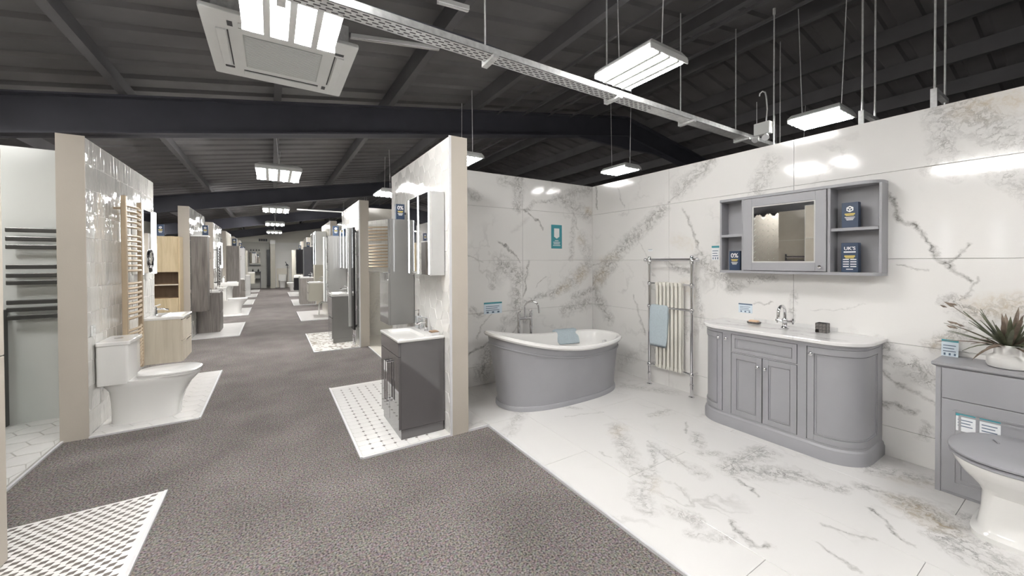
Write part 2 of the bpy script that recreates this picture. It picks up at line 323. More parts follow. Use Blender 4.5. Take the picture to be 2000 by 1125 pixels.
def thing(name, label, cat, loc=(0,0,0), rz=0, group=None):
    o = bpy.data.objects.new(name, None); o.empty_display_size = .1; COL.objects.link(o)
    o.location = loc; o.rotation_euler = (0,0,math.radians(rz)); return tag(o, label, cat, group)
def struct(o): o['kind'] = 'structure'; return o
def B(*a): return MB().box(*a)
def arc(cx, cy, r, a0, a1, n): return [(cx+r*math.cos(math.radians(a0+(a1-a0)*i/n)), cy+r*math.sin(math.radians(a0+(a1-a0)*i/n))) for i in range(n+1)]
def rrect(x0, x1, y0, y1, r, n=5):
    return arc(x1-r,y0+r,r,-90,0,n)+arc(x1-r,y1-r,r,0,90,n)+arc(x0+r,y1-r,r,90,180,n)+arc(x0+r,y0+r,r,180,270,n)
def text_obj(txt, size, m, parent, loc, rot, depth=.0006, name='lettering'):
    cu = bpy.data.curves.new(name, 'FONT'); cu.body = txt; cu.size = size; cu.extrude = depth; cu.align_x = 'CENTER'; cu.offset = size*.012
    tmp = bpy.data.objects.new(name+'_curve', cu); COL.objects.link(tmp)
    bpy.context.view_layer.update()
    me = bpy.data.meshes.new_from_object(tmp.evaluated_get(bpy.context.evaluated_depsgraph_get()))
    bpy.data.objects.remove(tmp); bpy.data.curves.remove(cu)
    me.materials.clear(); me.materials.append(m)
    o = bpy.data.objects.new(name, me); COL.objects.link(o); o.parent = parent; o.location = loc; o.rotation_euler = rot
    return o
LEFT, RIGHT, FACE = 90, -90, 0      # front toward +X, toward -X, toward the camera (-Y)
WH = 2.40
XL, XLb = -1.258, -1.405            # left display walls: tiled face, back face
XR, XRb = 1.205, 1.352              # right display walls
BX, BY = 3.68, 3.80                 # bath bay: right wall face, back wall face
# ------------------------------------------------------------------ SHELL
Y0, Y1, XA, XB = -6.0, 24.4, -4.8, 13.0
struct(B(XA,XB,Y0,Y1,-.1,0).build('floor', M_carpet))
# roof: corrugated sheet on both slopes, purlins and rafters as its parts
rf = MB()
ys = []
y = Y0
while y < Y1:
    ys += [(y,0),(y+.20,0),(y+.225,.035),(y+.305,.035)]; y += .33
xs = [XA, RIDGE, XB]
rf.loft([[(xx, yy, roof_z(xx)+dz) for yy, dz in ys] for xx in xs], False, False, closed=False)
rf.loft([[(xx, yy, roof_z(xx)+.12) for yy, dz in ys] for xx in xs], False, False, closed=False)
ceil = struct(rf.build('ceiling', M_roof))
def sloped_beam(y0, y1, zt, zb, x0, x1):
    pts = [x0, RIDGE, x1]
    return MB().loft([[(x,y0,roof_z(x)+zb),(x,y1,roof_z(x)+zb),(x,y1,roof_z(x)+zt),(x,y0,roof_z(x)+zt)] for x in pts])
for yr in (-.9, 5.2, 11.3, 17.3, 23.3):
    b = sloped_beam(yr-.012, yr+.012, -.2, -.57, XA, XB)
    for zt, zb in ((-.2,-.218),(-.552,-.57)):
        q = sloped_beam(yr-.09, yr+.09, zt, zb, XA, XB); b._add(q.v, q.f)
    b.build('rafter', M_steel, ceil)
    # haunch plate at the ridge
    MB().prism([(RIDGE-1.3, roof_z(RIDGE-1.3)-.56),(RIDGE, roof_z(RIDGE)-.80),(RIDGE+1.3, roof_z(RIDGE+1.3)-.56),(RIDGE, roof_z(RIDGE)-.5)], -.03, .03).build('haunch', M_steel, ceil, loc=(0,yr,0), rot=(math.pi/2,0,0))
px = [-3.74,-2.47,-1.20,.07,1.34,2.61,3.88,5.15,6.6,7.5,8.4,9.3,10.2,11.1,12.0]
for x in px:
    z = roof_z(x)
    MB().loft([[(x-.035,yy,z-.2),(x+.035,yy,z-.2),(x+.035,yy,z-.19),(x-.02,yy,z-.185),(x-.02,yy,z-.005),(x-.035,yy,z-.005)] for yy in (Y0,Y1)]).build('purlin', M_purlin, ceil)
for x in (3.0,3.5,4.0,4.5,5.0):   # thin rails under the right slope
    B(x-.012,x+.012,Y0,Y1,roof_z(x)-.235,roof_z(x)-.205).build('rail', M_purlin, ceil)
# outer walls
struct(B(XA-.1,XA,Y0,Y1,0,4.6).build('wall_left', M_darkwall))
struct(B(XB,XB+.1,Y0,Y1,0,4.6).build('wall_right', M_darkwall))
struct(B(XA,XB,Y0-.1,Y0,0,4.8).build('wall_front', M_offwall))
ew = struct(B(XA,XB,Y1-.1,Y1,0,4.8).build('wall_end', M_offwall))
# ---- display walls: body (beige ends) + tiled face
def tile_wall(name, side, y0, y1, face_mat, tw, th, grout, mode='grid', tilt=.012, bev=.003):
    """side -1: left walls facing +X, 1: right walls facing -X"""
    x0, x1 = (XLb, XL-.008) if side < 0 else (XR+.008, XRb)
    wob = struct(B(x0,x1,y0,y1,0,WH).build(name, M_beige))
    xf = XL if side < 0 else XR
    B(xf-.0075,xf+.0035,y0+.012,y1-.004,0.0,WH-.004).build('grout_bed', grout, wob) if side < 0 else B(xf-.0035,xf+.0075,y0+.012,y1-.004,0,WH-.004).build('grout_bed', grout, wob)
    # metal edge trim
    s = 1 if side < 0 else -1
    B(xf-.008*s,xf+.010*s,y0,y0+.012,0,WH).build('edge_trim', M_alu if side>0 else M_beige, wob)
    g = .004; d = .007
    H_, Wd = WH-.01, y1-y0-.02
    def poly_tile(poly):
        return MB().prism(poly, 0, d)
    proto = None; n = 0
    if mode == 'grid':
        nc, nr = max(1,round(Wd/tw)), max(1,round(H_/th)); a, h = Wd/nc, H_/nr
        cells = [(y0+.014+(i+.5)*a, .004+(j+.5)*h) for j in range(nr) for i in range(nc)]
        poly = [(-a/2+g/2,-h/2+g/2),(a/2-g/2,-h/2+g/2),(a/2-g/2,h/2-g/2),(-a/2+g/2,h/2-g/2)]
    elif mode == 'brick':
        nc, nr = max(1,round(Wd/tw)), max(1,round(H_/th)); a, h = Wd/nc, H_/nr
        cells = []
        for i in range(nc):
            off = (i%2)*h/2
            for j in range(nr): cells.append((y0+.014+(i+.5)*a, .004+(j+.5)*h))
        poly = [(-a/2+g/2,-h/2+g/2),(a/2-g/2,-h/2+g/2),(a/2-g/2,h/2-g/2),(-a/2+g/2,h/2-g/2)]
    else:   # hexagons
        R = tw/2; hh = R*math.sqrt(3)/2; cells = []
        i = 0; yy = y0+R+.012
        while yy < y1-R*.9:
            zz = hh + (hh if i%2 else 0)
            while zz < WH-hh*.95:
                cells.append((yy, zz)); zz += 2*hh
            yy += 1.5*R; i += 1
        poly = [((R-g/2)*math.cos(k*math.pi/3), (R-g/2)*math.sin(k*math.pi/3)) for k in range(6)]
    for (cy, cz) in cells:
        # tile lies in local XY, thickness along local Z -> world +X (left) / -X (right)
        tl = (random.uniform(-tilt,tilt), random.uniform(-tilt,tilt))
        rot = (math.pi/2+tl[0], 0, math.pi/2+tl[1]) if side < 0 else (math.pi/2+tl[0], 0, -math.pi/2+tl[1])
        loc = (xf-.001 if side < 0 else xf+.001, cy, cz)
        if proto is None:
            m2 = MB().loft([[(x,y,0) for x,y in poly],[(x,y,d*.6) for x,y in poly],[(x*.975,y*.985,d) for x,y in poly]])
            proto = m2.build('tile', face_mat, wob, loc=loc, rot=rot)
        else: inst(proto, 'tile', wob, loc, rot)
    return wob
L1 = tile_wall('wall_left', -1, 4.354, 6.44, M_tile, .0835, .2, M_groutw, tilt=.03)
L2 = tile_wall('wall_left', -1, 8.85, 10.75, M_tile, .19, .30, M_groutw, tilt=.03)
L3 = tile_wall('wall_left', -1, 12.1, 14.1, M_tile, .25, .30, M_groutw, tilt=.03)
L4 = tile_wall('wall_left', -1, 15.2, 17.1, M_cream, .48, .60, M_groutw)
L5 = tile_wall('wall_left', -1, 18.3, 20.1, M_cream, .6, .60, M_groutw)
L6 = tile_wall('wall_left', -1, 21.4, 23.2, M_cream, .6, .60, M_groutw)
L0 = tile_wall('wall_left', -1, -.6, 3.08, M_bigtile, .60, .60, M_groutw, tilt=.002)
R1 = tile_wall('wall_right', 1, 2.83, 4.58, M_tile2, .19, .19, M_groutw, mode='hex', tilt=.012)
R2 = tile_wall('wall_right', 1, 6.57, 8.35, M_tile, .15, .30, M_groutw, tilt=.03)
R3 = tile_wall('wall_right', 1, 10.25, 12.1, M_cream, .30, .60, M_groutw, tilt=.01)
R4 = tile_wall('wall_right', 1, 14.0, 15.8, M_tile, .3, .40, M_groutw, tilt=.02)
R5 = tile_wall('wall_right', 1, 17.7, 19.5, M_cream, .6, .60, M_groutw)
R6 = tile_wall('wall_right', 1, 21.4, 23.2, M_cream, .6, .60, M_groutw)
# ---- bath bay walls with large slabs
def slab_wall(name, axis, c, u0, u1, ujoints, zj, m, thick=.12, outward=1):
    """axis 'x': wall in plane x=c spanning y; axis 'y': wall in plane y=c spanning x"""
    if axis == 'x': wob = B(c+.012,c+thick,u0,u1,0,WH).build(name, M_white)
    else: wob = B(u0,u1,c+.012,c+thick,0,WH).build(name, M_white)
    struct(wob); us = [u0]+ujoints+[u1]; g = .0012
    for k in range(len(zj)-1):
        for i in range(len(us)-1):
            z0, z1, a, b_ = zj[k]+g, zj[k+1]-g, us[i]+g, us[i+1]-g
            if k == 0: z0 = 0
            bx = B(c,c+.012,a,b_,z0,z1) if axis == 'x' else B(a,b_,c,c+.012,z0,z1)
            bx.build('tile', m, wob, bevel=.0012, seg=1)
    return wob
ZJ = [0,.22,.815,1.405,2.015,WH]
WR = slab_wall('wall_right', 'x', BX, -3.2, BY, [-2.1,-.92,.26,1.44,2.62], ZJ, M_marR)
WB = slab_wall('wall_back', 'y', BY, XRb, BX, [2.543], ZJ, M_marB)
struct(B(BX,BX+.12,BY,BY+.12,0,WH).build('wall_corner', M_white))
# ---- other bay end walls (seen between the display walls)
wl = struct(B(-4.6,XLb,5.05,5.17,0,WH).build('wall_back', M_palegreen))
for i in range(3):
    B(-1.43-(i+1)*.9,-1.43-i*.9-.004,5.042,5.05,.0,WH-.002).build('panel', M_palegreen, wl)
def pale_wall(y0, x0, x1, m, jx, name='wall_back'):
    o = struct(B(x0,x1,y0+.01,y0+.12,0,WH).build(name, M_white))
    for k in range(4):
        for i in range(len(jx)-1):
            B(jx[i]+.0015,jx[i+1]-.0015,y0,y0+.01,k*.6+.0015,(k+1)*.6-.0015).build('tile', m, o)
    return o
pale_wall(7.43, XRb, 4.2, M_pale, [XRb,1.95,2.55,3.15,3.75,4.2])
pale_wall(11.2, XRb, 4.2, M_pale, [XRb,1.95,2.55,3.15,3.75,4.2])
pale_wall(14.9, XRb, 4.2, M_pale, [XRb,2.55,3.75,4.2])
bw = struct(B(-2.72,-2.6,.6,5.05,0,WH).build('wall_left', M_white))   # back wall of the near left bay, seen in the mirror
stub = struct(B(-2.03,-1.912,2.75,3.78,0,WH).build('wall_left', M_cream))   # taupe tiled stub wall, seen in the mirror
for i in range(2):
    for j in range(4): B(-1.912,-1.900,2.752+i*.514,2.752+(i+1)*.514-.004,j*.6+.002,(j+1)*.6-.002).build('tile', M_bigtile, stub)
# herringbone tiles on it
hp = None; a_, b_ = .30, .075; k = 0
for i in range(18):
    for j in range(7):
        for (dx, ang) in ((0, 45), (.1065, -45)):
            yy = 3.16+j*.213+dx; zz = .12+i*.13+(.0 if ang > 0 else .0)
            if yy > 4.9: continue
            rot = (math.radians(ang), 0, 0)
            if hp is None:
                hp = B(0,.008,-a_/2,a_/2,-b_/2,b_/2).build('tile', M_herr, bw, loc=(-2.601,yy,zz), rot=rot, bevel=.002, seg=1)
            else: inst(hp, 'tile', bw, (-2.6+random.uniform(-.001,.001),yy,zz), rot)
# ------------------------------------------------------------------ FLOORS
# marble bay floor
mf = struct(B(1.545,BX,-3.2,BY,.0005,.003).build('floor', M_groutw))
B(XRb,1.545,2.84,BY,.0005,.003).build('floor_bed', M_groutw, mf)
cols = [(1.545,1.925,[2.84,2.06,.86,-.34]),(1.925,2.525,[2.86,1.66,.46,-.74]),(2.525,3.125,[2.59,1.39,.19,-1.01]),(3.125,BX,[2.86,1.66,.46,-.74])]
for x0, x1, js in cols:
    yy = [BY]+js+[-3.2]
    for i in range(len(yy)-1):
        B(x0+.001,x1-.001,yy[i+1]+.001,yy[i]-.001,.002,.012).build('tile', M_marF, mf, bevel=.001, seg=1)
B(XRb,1.544,2.841,BY,.002,.012).build('tile', M_marF, mf)
B(1.530,1.545,-3.2,2.84,0,.015).build('edge_trim', M_alu, mf)
B(XRb,1.545,2.825,2.84,0,.015).build('edge_trim', M_alu, mf)
def mat_thing(label, x0, x1, y0, y1, inner, base_m):
    """tiled floor panel laid on the carpet; inner: side with the metal trim (+1: x1, -1: x0)"""
    o = thing('tiled_floor_panel', label, 'floor panel', ((x0+x1)/2,(y0+y1)/2,0))
    hx, hy = (x1-x0)/2, (y1-y0)/2
    B(-hx,hx,-hy,hy,0,.010).build('base', base_m, o)
    s = inner
    B(s*hx,s*(hx+.016),-hy,hy,0,.014).build('edge_trim', M_alu, o)
    B(-hx,hx,-hy-.012,-hy,0,.013).build('edge_trim', M_alu, o)
    return o, hx, hy
# R1 panel: octagons with dark dots
o, hx, hy = mat_thing('white octagon tiled floor panel with small dark dots under the gloss vanity', .53, XR-.005, 2.845, 4.60, -1, M_groutw)
pt = pd = None; p = .0838; k = .0125
nx_, ny_ = int(2*hx/p), int(2*hy/p)
for i in range(nx_):
    for j in range(ny_):
        cx, cy = -hx+.004+(i+.5)*p, -hy+.01+(j+.5)*p
        h = p/2-.0012
        poly = [(-h+k,-h),(h-k,-h),(h,-h+k),(h,h-k),(h-k,h),(-h+k,h),(-h,h-k),(-h,-h+k)]
        if (i+j) % 1 == 0:
            if pt is None: pt = MB().prism(poly, 0, .003).build('octagon_tile', M_mosw, o, loc=(cx,cy,.0095))
            else: inst(pt, 'octagon_tile', o, (cx,cy,.0095))
        if i < nx_-1 and j < ny_-1:
            q = k-.001
            if pd is None: pd = MB().prism([(-q,0),(0,-q),(q,0),(0,q)], 0, .0032).build('dot_tile', M_mosd, o, loc=(cx+p/2,cy+p/2,.0095))
            else: inst(pd, 'dot_tile', o, (cx+p/2,cy+p/2,.0095))
# lower-left panel: dark lozenges on white
o, hx, hy = mat_thing('white floor panel with rows of dark lozenge mosaic nearest the camera', XL+.01, -.567, 1.6, 3.08, 1, M_mosw)
pt = None; n = 0
for j in range(25):
    for i in range(12):
        cx, cy = -hx+.036+i*.0548+(j%2)*.0274, hy-.028-j*.0315
        if cx > hx-.02: continue
        if pt is None: pt = MB().prism([(-.017,-.0095),(.010,-.0095),(.017,.0095),(-.010,.0095)], 0, .0016).build('dark_tile', M_mosd, o, loc=(cx,cy,.0098))
        else: inst(pt, 'dark_tile', o, (cx,cy,.0098))
# L1 panel and near left bay floor: long hexagons with grey joints
def hexes(o, x0, x1, y0, y1, a, b_, z, m, gap):
    proto = None; i = 0; yy = y0
    while yy < y1+b_:
        xx = x0 + (a*.75 if i%2 else 0)
        while xx < x1+a:
            pts = [(-a/2,0),(-a/4,-b_/2),(a/4,-b_/2),(a/2,0),(a/4,b_/2),(-a/4,b_/2)]
            pts = [(px_*(1-gap), py_*(1-gap*2)) for px_, py_ in pts]
            cl = [(min(max(xx+px_,x0),x1), min(max(yy+py_,y0),y1)) for px_, py_ in pts]
            whole = all(x0 <= xx+px_ <= x1 and y0 <= yy+py_ <= y1 for px_, py_ in pts)
            if whole:
                if proto is None: proto = MB().prism(pts, 0, .003).build('hexagon_tile', m, o, loc=(xx,yy,z))
                else: inst(proto, 'hexagon_tile', o, (xx,yy,z))
            else:
                ar = sum(cl[q][0]*cl[(q+1)%6][1]-cl[(q+1)%6][0]*cl[q][1] for q in range(6))/2
                if ar > a*b_*.05:
                    u = []
                    for q in cl:
                        if not u or (abs(q[0]-u[-1][0])+abs(q[1]-u[-1][1])) > 1e-4: u.append(q)
                    if len(u) > 2: MB().prism(u, 0, .003).build('hexagon_tile', m, o, loc=(0,0,z))
            xx += a*1.5
        yy += b_/2; i += 1
o, hx, hy = mat_thing('white hexagon tiled floor panel with fine dark joints under the close-coupled toilet', XL+.01, -.567, 4.36, 6.12, 1, M_mosd)
hexes(o, -hx, hx, -hy, hy, .19, .16, .0095, M_mosw, .012)
bf = struct(B(-2.6,-1.40,3.08,5.05,.0005,.010).build('floor', M_grout))
hexes(bf, -2.59, -1.415, 3.10, 5.04, .24, .20, .0095, M_mosw, .035)
B(-1.40,-1.385,3.08,4.354,0,.014).build('edge_trim', M_alu, bf)
# R2 panel: bold mosaic print
def speckle_mat():
    m, t, b = nt('white_mosaic_with_grey_chips'); L = t.links.new
    g = add(t,'ShaderNodeNewGeometry'); v = add(t,'ShaderNodeTexVoronoi'); v.inputs['Scale'].default_value = 24; L(g.outputs['Position'], v.inputs['Vector'])
    s = add(t,'ShaderNodeSeparateColor'); L(v.outputs['Color'], s.inputs[0])
    r = add(t,'ShaderNodeValToRGB'); r.color_ramp.interpolation = 'CONSTANT'; r.color_ramp.elements[0].color = (.34,.30,.26,1); r.color_ramp.elements[1].position = .30; r.color_ramp.elements[1].color = (.74,.73,.70,1)
    L(s.outputs[0], r.inputs[0]); L(r.outputs[0], b.inputs['Base Color']); b.inputs['Roughness'].default_value = .25
    return m
M_speck = speckle_mat()
mat_thing('white chip mosaic floor panel under the gloss grey vanity farther along', .545, XR-.005, 6.56, 8.33, -1, M_speck)
mat_thing('plain white floor panel under the wall-hung greige vanity', .575, XR-.005, 10.2, 12.2, -1, M_mosw)
mat_thing('plain white floor panel under the far dark grey vanity', .585, XR-.005, 14.0, 16.2, -1, M_mosw)
mat_thing('small white floor panel under the far black vanity', .60, XR-.005, 17.8, 20.2, -1, M_mosw)
mat_thing('cream floor panel beside the dark grey wood vanity', XL+.01, -.55, 8.86, 10.75, 1, M_mosw)
mat_thing('cream floor panel under the white basins on the left', XL+.01, -.56, 12.1, 14.1, 1, M_mosw)
mat_thing('cream floor panel before the tall grey wood cabinet', XL+.01, -.565, 15.15, 17.1, 1, M_mosw)
mat_thing('cream floor panel second from the end wall on the left', XL+.01, -.56, 18.3, 20.1, 1, M_mosw)
mat_thing('farthest cream floor panel on the left before the end wall', XL+.01, -.55, 21.4, 23.2, 1, M_mosw)
rbf = struct(B(1.33,4.2,4.0,7.43,.0005,.010).build('floor', M_cream))
B(1.317,1.33,4.6,6.56,0,.014).build('edge_trim', M_alu, rbf)
# ------------------------------------------------------------------ LAMPS AND CEILING GEAR
def lamp(label, x, y, z, wx, wy, wires=True, group=None, tm=None):
    o = thing('ceiling_light', label, 'ceiling light', (x,y,z), 0, group)
    hw, hl = wx/2, wy/2
    MB().loft([[(-hw,-hl,0),(hw,-hl,0),(hw,hl,0),(-hw,hl,0)],[(-hw,-hl,.012),(hw,-hl,.012),(hw,hl,.012),(-hw,hl,.012)],[(-hw*.8,-hl*.92,.05),(hw*.8,-hl*.92,.05),(hw*.8,hl*.92,.05),(-hw*.8,hl*.92,.05)]]).build('housing', M_plastic, o)
    r = wx*.050
    for s in (-1,1): B(-hw,hw,s*hl-.004,s*hl+.004,-r*1.5,0).build('end_plate', M_plastic, o)
    fn = None
    for k in range(1,4):
        cx = -hw+wx*k/4
        if fn is None: fn = MB().loft([[(-.004,y_,0),(.004,y_,0),(wx*.034,y_,-r*1.95),(-wx*.034,y_,-r*1.95)] for y_ in (-hl*.985,hl*.985)]).build('reflector_fin', M_plastic, o, loc=(cx,0,0))
        else: inst(fn, 'reflector_fin', o, (cx,0,0))
    pr = None
    for k in range(4):
        cx = -hw+wx*(k+.5)/4
        if pr is None:
            t = MB(); t.tube([(0,-hl*.94,0),(0,hl*.94,0)], r, 10); pr = t.build('tube', tm or M_tube, o, loc=(cx,0,-r*.9), smooth=True)
        else: inst(pr, 'tube', o, (cx,0,-r*.9))
    if wires:
        top = roof_z(x)-.2-z
        for s in (-1,1):
            t = MB(); t.tube([(s*hw*.0,s*hl*.75,.045),(s*.03,s*hl*.75+s*.05,max(top,.15))], .004, 6); t.build('suspension_wire', M_galv, o)
    return o
lamp('four-tube ceiling light hanging under the square air conditioning cassette', .115, 2.44, 2.86, .52, .84)
lamp('four-tube ceiling light above the camera in the aisle', -.35, .9, 2.62, .50, .90)
lamp('four-tube ceiling light hanging in the aisle beyond the first dark rafter', .10, 7.05, 2.80, .60, .90, tm=M_tube_aisle)
lamp('four-tube aisle ceiling light, third from the camera', .10, 11.9, 2.80, .60, .90, tm=M_tube_aisle)
lamp('four-tube aisle ceiling light, fourth from the camera', .10, 16.4, 2.80, .60, .90, tm=M_tube_aisle)
lamp('four-tube aisle ceiling light nearest the end wall', .10, 20.9, 2.80, .60, .90, tm=M_tube_aisle)
lamp('added four-tube aisle fill light behind the camera', .10, -2.4, 2.86, .60, .90)  # added unseen lamp, fill from behind the camera
lamp('tilted-looking four-tube ceiling light beside the cable tray over the bath display', 2.27, 1.86, 2.80, .40, .50, tm=M_tube_bay)
lamp('slim bright ceiling light above the marble wall right of the emergency spots', 4.60, 1.57, 2.80, .40, .42)
lamp('small bright ceiling light above the corner of the marble walls', 4.57, 4.1, 2.80, .36, .48)
lamp('small bright ceiling light just right of the first beige wall end', 2.22, 4.65, 2.76, .28, .45)
lamp('small bright ceiling light above the navy box on the tall gloss cabinet', 1.95, 7.75, 2.76, .40, .60)
lamp('added fill light over the marble bay behind the camera', 2.2, -1.2, 2.80, .55, .80, tm=M_tube_bay)  # added lamp out of view, soft front fill on the vanity fronts
lamp('added unseen ceiling light over the near left bay', -2.35, 4.0, 2.70, .40, .50)  # added out of frame to brighten the pale bay wall
lamp('added hidden ceiling light behind the second left wall', -2.6, 10.0, 2.58, .40, .60, tm=M_tube_aisle)  # added behind the wall to brighten the far aisle
lamp('added hidden ceiling light behind the third left wall', -3.4, 13.0, 2.50, .40, .60, tm=M_tube_aisle)  # hidden extra lamp, lifts the far left side
lamp('added hidden ceiling light behind the fifth left wall', -3.8, 17.0, 2.48, .40, .60, tm=M_tube_aisle)  # unseen lamp put in for brightness farther down the aisle
lamp('added hidden ceiling light behind the fourth right wall', 2.3, 15.6, 2.8, .40, .60, tm=M_tube_aisle)  # added behind the right row, brightens the far displays
lamp('added hidden ceiling light behind the fifth right wall', 2.3, 19.8, 2.8, .40, .60, tm=M_tube_aisle)  # extra hidden lamp, more light near the far end
lamp('added unseen ceiling light over the left bays behind the first tiled wall', -2.6, 6.2, 2.55, .40, .50, tm=M_tube_aisle)  # added lamp kept out of frame, lights the left bays
lamp('added hidden ceiling light far along the right bays', 2.3, 11.6, 2.80, .40, .50, tm=M_tube_aisle)  # added lamp behind the display walls, lights the right bays
lamp('added hidden ceiling light over the hall beyond the marble wall', 7.5, 3.0, 2.9, .40, .50)  # added lamp hidden by the marble wall, extra hall light
# air conditioning cassette
o = thing('air_conditioner', 'white square air conditioning cassette hanging from the roof over the aisle', 'air conditioner', (.09,3.50,2.98))
MB().prism(rrect(-.47,.47,-.49,.49,.02,3), 0, .03).build('fascia', M_plastic, o, bevel=.006)
B(-.41,.41,-.42,.42,.03,.18).build('body', M_galv, o)
g = B(-.25,.25,-.25,.25,-.006,0).build('grille', M_grille, o)
for k in range(24): B(-.24,.24,-.243+k*.0205,-.236+k*.0205,-.0075,-.006).build('louvre', M_plastic, g)
for k in range(4):
    a = k*math.pi/2
    v = B(-.27,.27,-.400,-.345,-.010,.0).build('vane', M_plastic, o, rot=(0,0,a), bevel=.004)
    B(-.27,.27,-.338,-.330,-.004,.001).build('slot', M_blacksat, v)
    B(-.33,-.30,-.39,-.33,-.003,.0).build('slot', M_greydark, v)
# cable tray across the hall
o = thing('cable_tray', 'perforated galvanised cable tray crossing above the marble bay', 'cable tray', (0,2.19,2.72))
t = B(-1.6,6.3,-.055,.055,0,.003)
t.box(-1.6,6.3,-.055,-.052,0,.045).box(-1.6,6.3,.052,.055,0,.045)
tr = t.build('tray', M_galv, o)
sl = None
for i in range(52):
    for j, yy in enumerate((-.034,-.0115,.0115,.034)):
        x = -.2+i*.058+(j%2)*.029
        if sl is None: sl = B(-.017,.017,-.0035,.0035,-.0015,.0002).build('slot', M_greydark, tr, loc=(x,yy,0))
        else: inst(sl, 'slot', tr, (x,yy,0))
for x in (.05,1.22,2.36,3.36,4.36,5.4):
    zt = roof_z(x)-.2-2.72
    hgr = MB().tube([(x,.075,-.02),(x,.075,zt)], .006, 6).build('hanger_rod', M_galv, o)
    B(x-.02,x+.02,-.075,.09,-.022,-.002).build('bracket', M_galv, o)
    B(x-.02,x+.02,.06,.09,.0,.07).build('bracket', M_galv, o)
tag(MB().tube([(.2,2.32,2.86),(1.2,2.36,2.90),(1.9,2.34,2.86),(2.1,2.31,2.84),(2.15,2.30,2.79)], .02, 10).build('conduit_cable', M_steel, smooth=True), 'dark bent conduit dropping into the cable tray', 'conduit')
# battens under the roof
def batten(label, a, b_, wd=.04):
    d = (Vector(b_)-Vector(a)); o = thing('ceiling_batten', label, 'batten', a)
    MB().loft([[(0,-wd/2,0),(0,wd/2,0),(0,wd/2,.03),(0,-wd/2,.03)],[(d.x,d.y-wd/2,d.z),(d.x,d.y+wd/2,d.z),(d.x,d.y+wd/2,d.z+.03),(d.x,d.y-wd/2,d.z+.03)]]).build('channel', M_plastic, o)
    MB().loft([[(.0,-.008,-.006),(.0,.008,-.006),(.0,.008,0),(.0,-.008,0)],[(d.x,d.y-.008,d.z-.006),(d.x,d.y+.008,d.z-.006),(d.x,d.y+.008,d.z),(d.x,d.y-.008,d.z)]]).build('cover_strip', M_lgrey, o)
batten('short white batten under the roof right of the air conditioning cassette', (.55,3.3,3.20), (1.30,3.3,3.32))
batten('stubby white batten at the top edge near the cable tray', (1.0,2.55,3.215), (1.235,2.55,3.235))
batten('long pale conduit batten under the second rafter of the aisle', (-1.9,12.3,2.80), (-.35,12.3,2.93))
batten('pale conduit batten right of the far aisle lights', (.6,12.3,2.86), (2.9,12.3,2.86))
# trapeze hangers beyond the marble wall
def trapeze(label, y, zb):
    o = thing('trapeze_hanger', label, 'pipe hanger', (4.3,y,zb))
    for dx, dz in ((0,.0),(.32,.0)):
        MB().tube([(dx,0,-.30),(dx,0,roof_z(4.3+dx)-.2-zb)], .007, 6).build('hanger_rod', M_galv, o)
    B(-.03,.35,-.018,.018,-.012,.02).build('channel', M_galv, o)
    B(-.03,-.01,-.018,.018,-.35,-.012).build('bracket', M_galv, o)
trapeze('galvanised trapeze hanger above the marble wall, left of the two', 1.178, 2.655)
trapeze('galvanised trapeze hanger above the marble wall, right of the two', .755, 2.68)
o = thing('hanger_rod', 'single long galvanised rod hanging behind the emergency spots', 'rod', (4.32,1.868,2.3))
MB().tube([(0,0,0),(0,0,roof_z(4.3)-.2-2.3)], .007, 6).build('rod', M_galv, o)
MB().tube([(0,0,roof_z(4.3)-.26-2.3),(0,0,roof_z(4.3)-.2-2.3)], .014, 6).build('clamp', M_galv, o)
o = thing('emergency_light', 'white emergency light box with two spot heads on a hook above the wall', 'emergency light', (4.3,1.96,2.69))
B(-.035,.035,-.075,.075,.0,.125).build('box', M_plastic, o, bevel=.006)
for s in (-1,1):
    h = MB(); h.cyl((-.02,s*.04,-.01),(-.06,s*.05,-.05), .018, 12, .035); hd = h.build('spot_head', M_plastic, o, smooth=True)
    MB().cyl((-.061,s*.0503,-.051),(-.064,s*.051,-.0535), .03, 12).build('lens', M_chrome, hd)
    MB().tube([(0,s*.04,0),(-.02,s*.04,-.01)], .008, 6).build('swivel', M_galv, o)
MB().tube([(0,-.03,.125),(.0,-.04,.25),(0,-.03,.38),(0,-.02,.43),(0,.005,.45),(0,.03,.435),(0,.035,.41)], .007, 8).build('hook', M_galv, o, smooth=True)
MB().tube([(0,.06,.125),(0,.06,.36)], .003, 6).build('chain', M_galv, o)
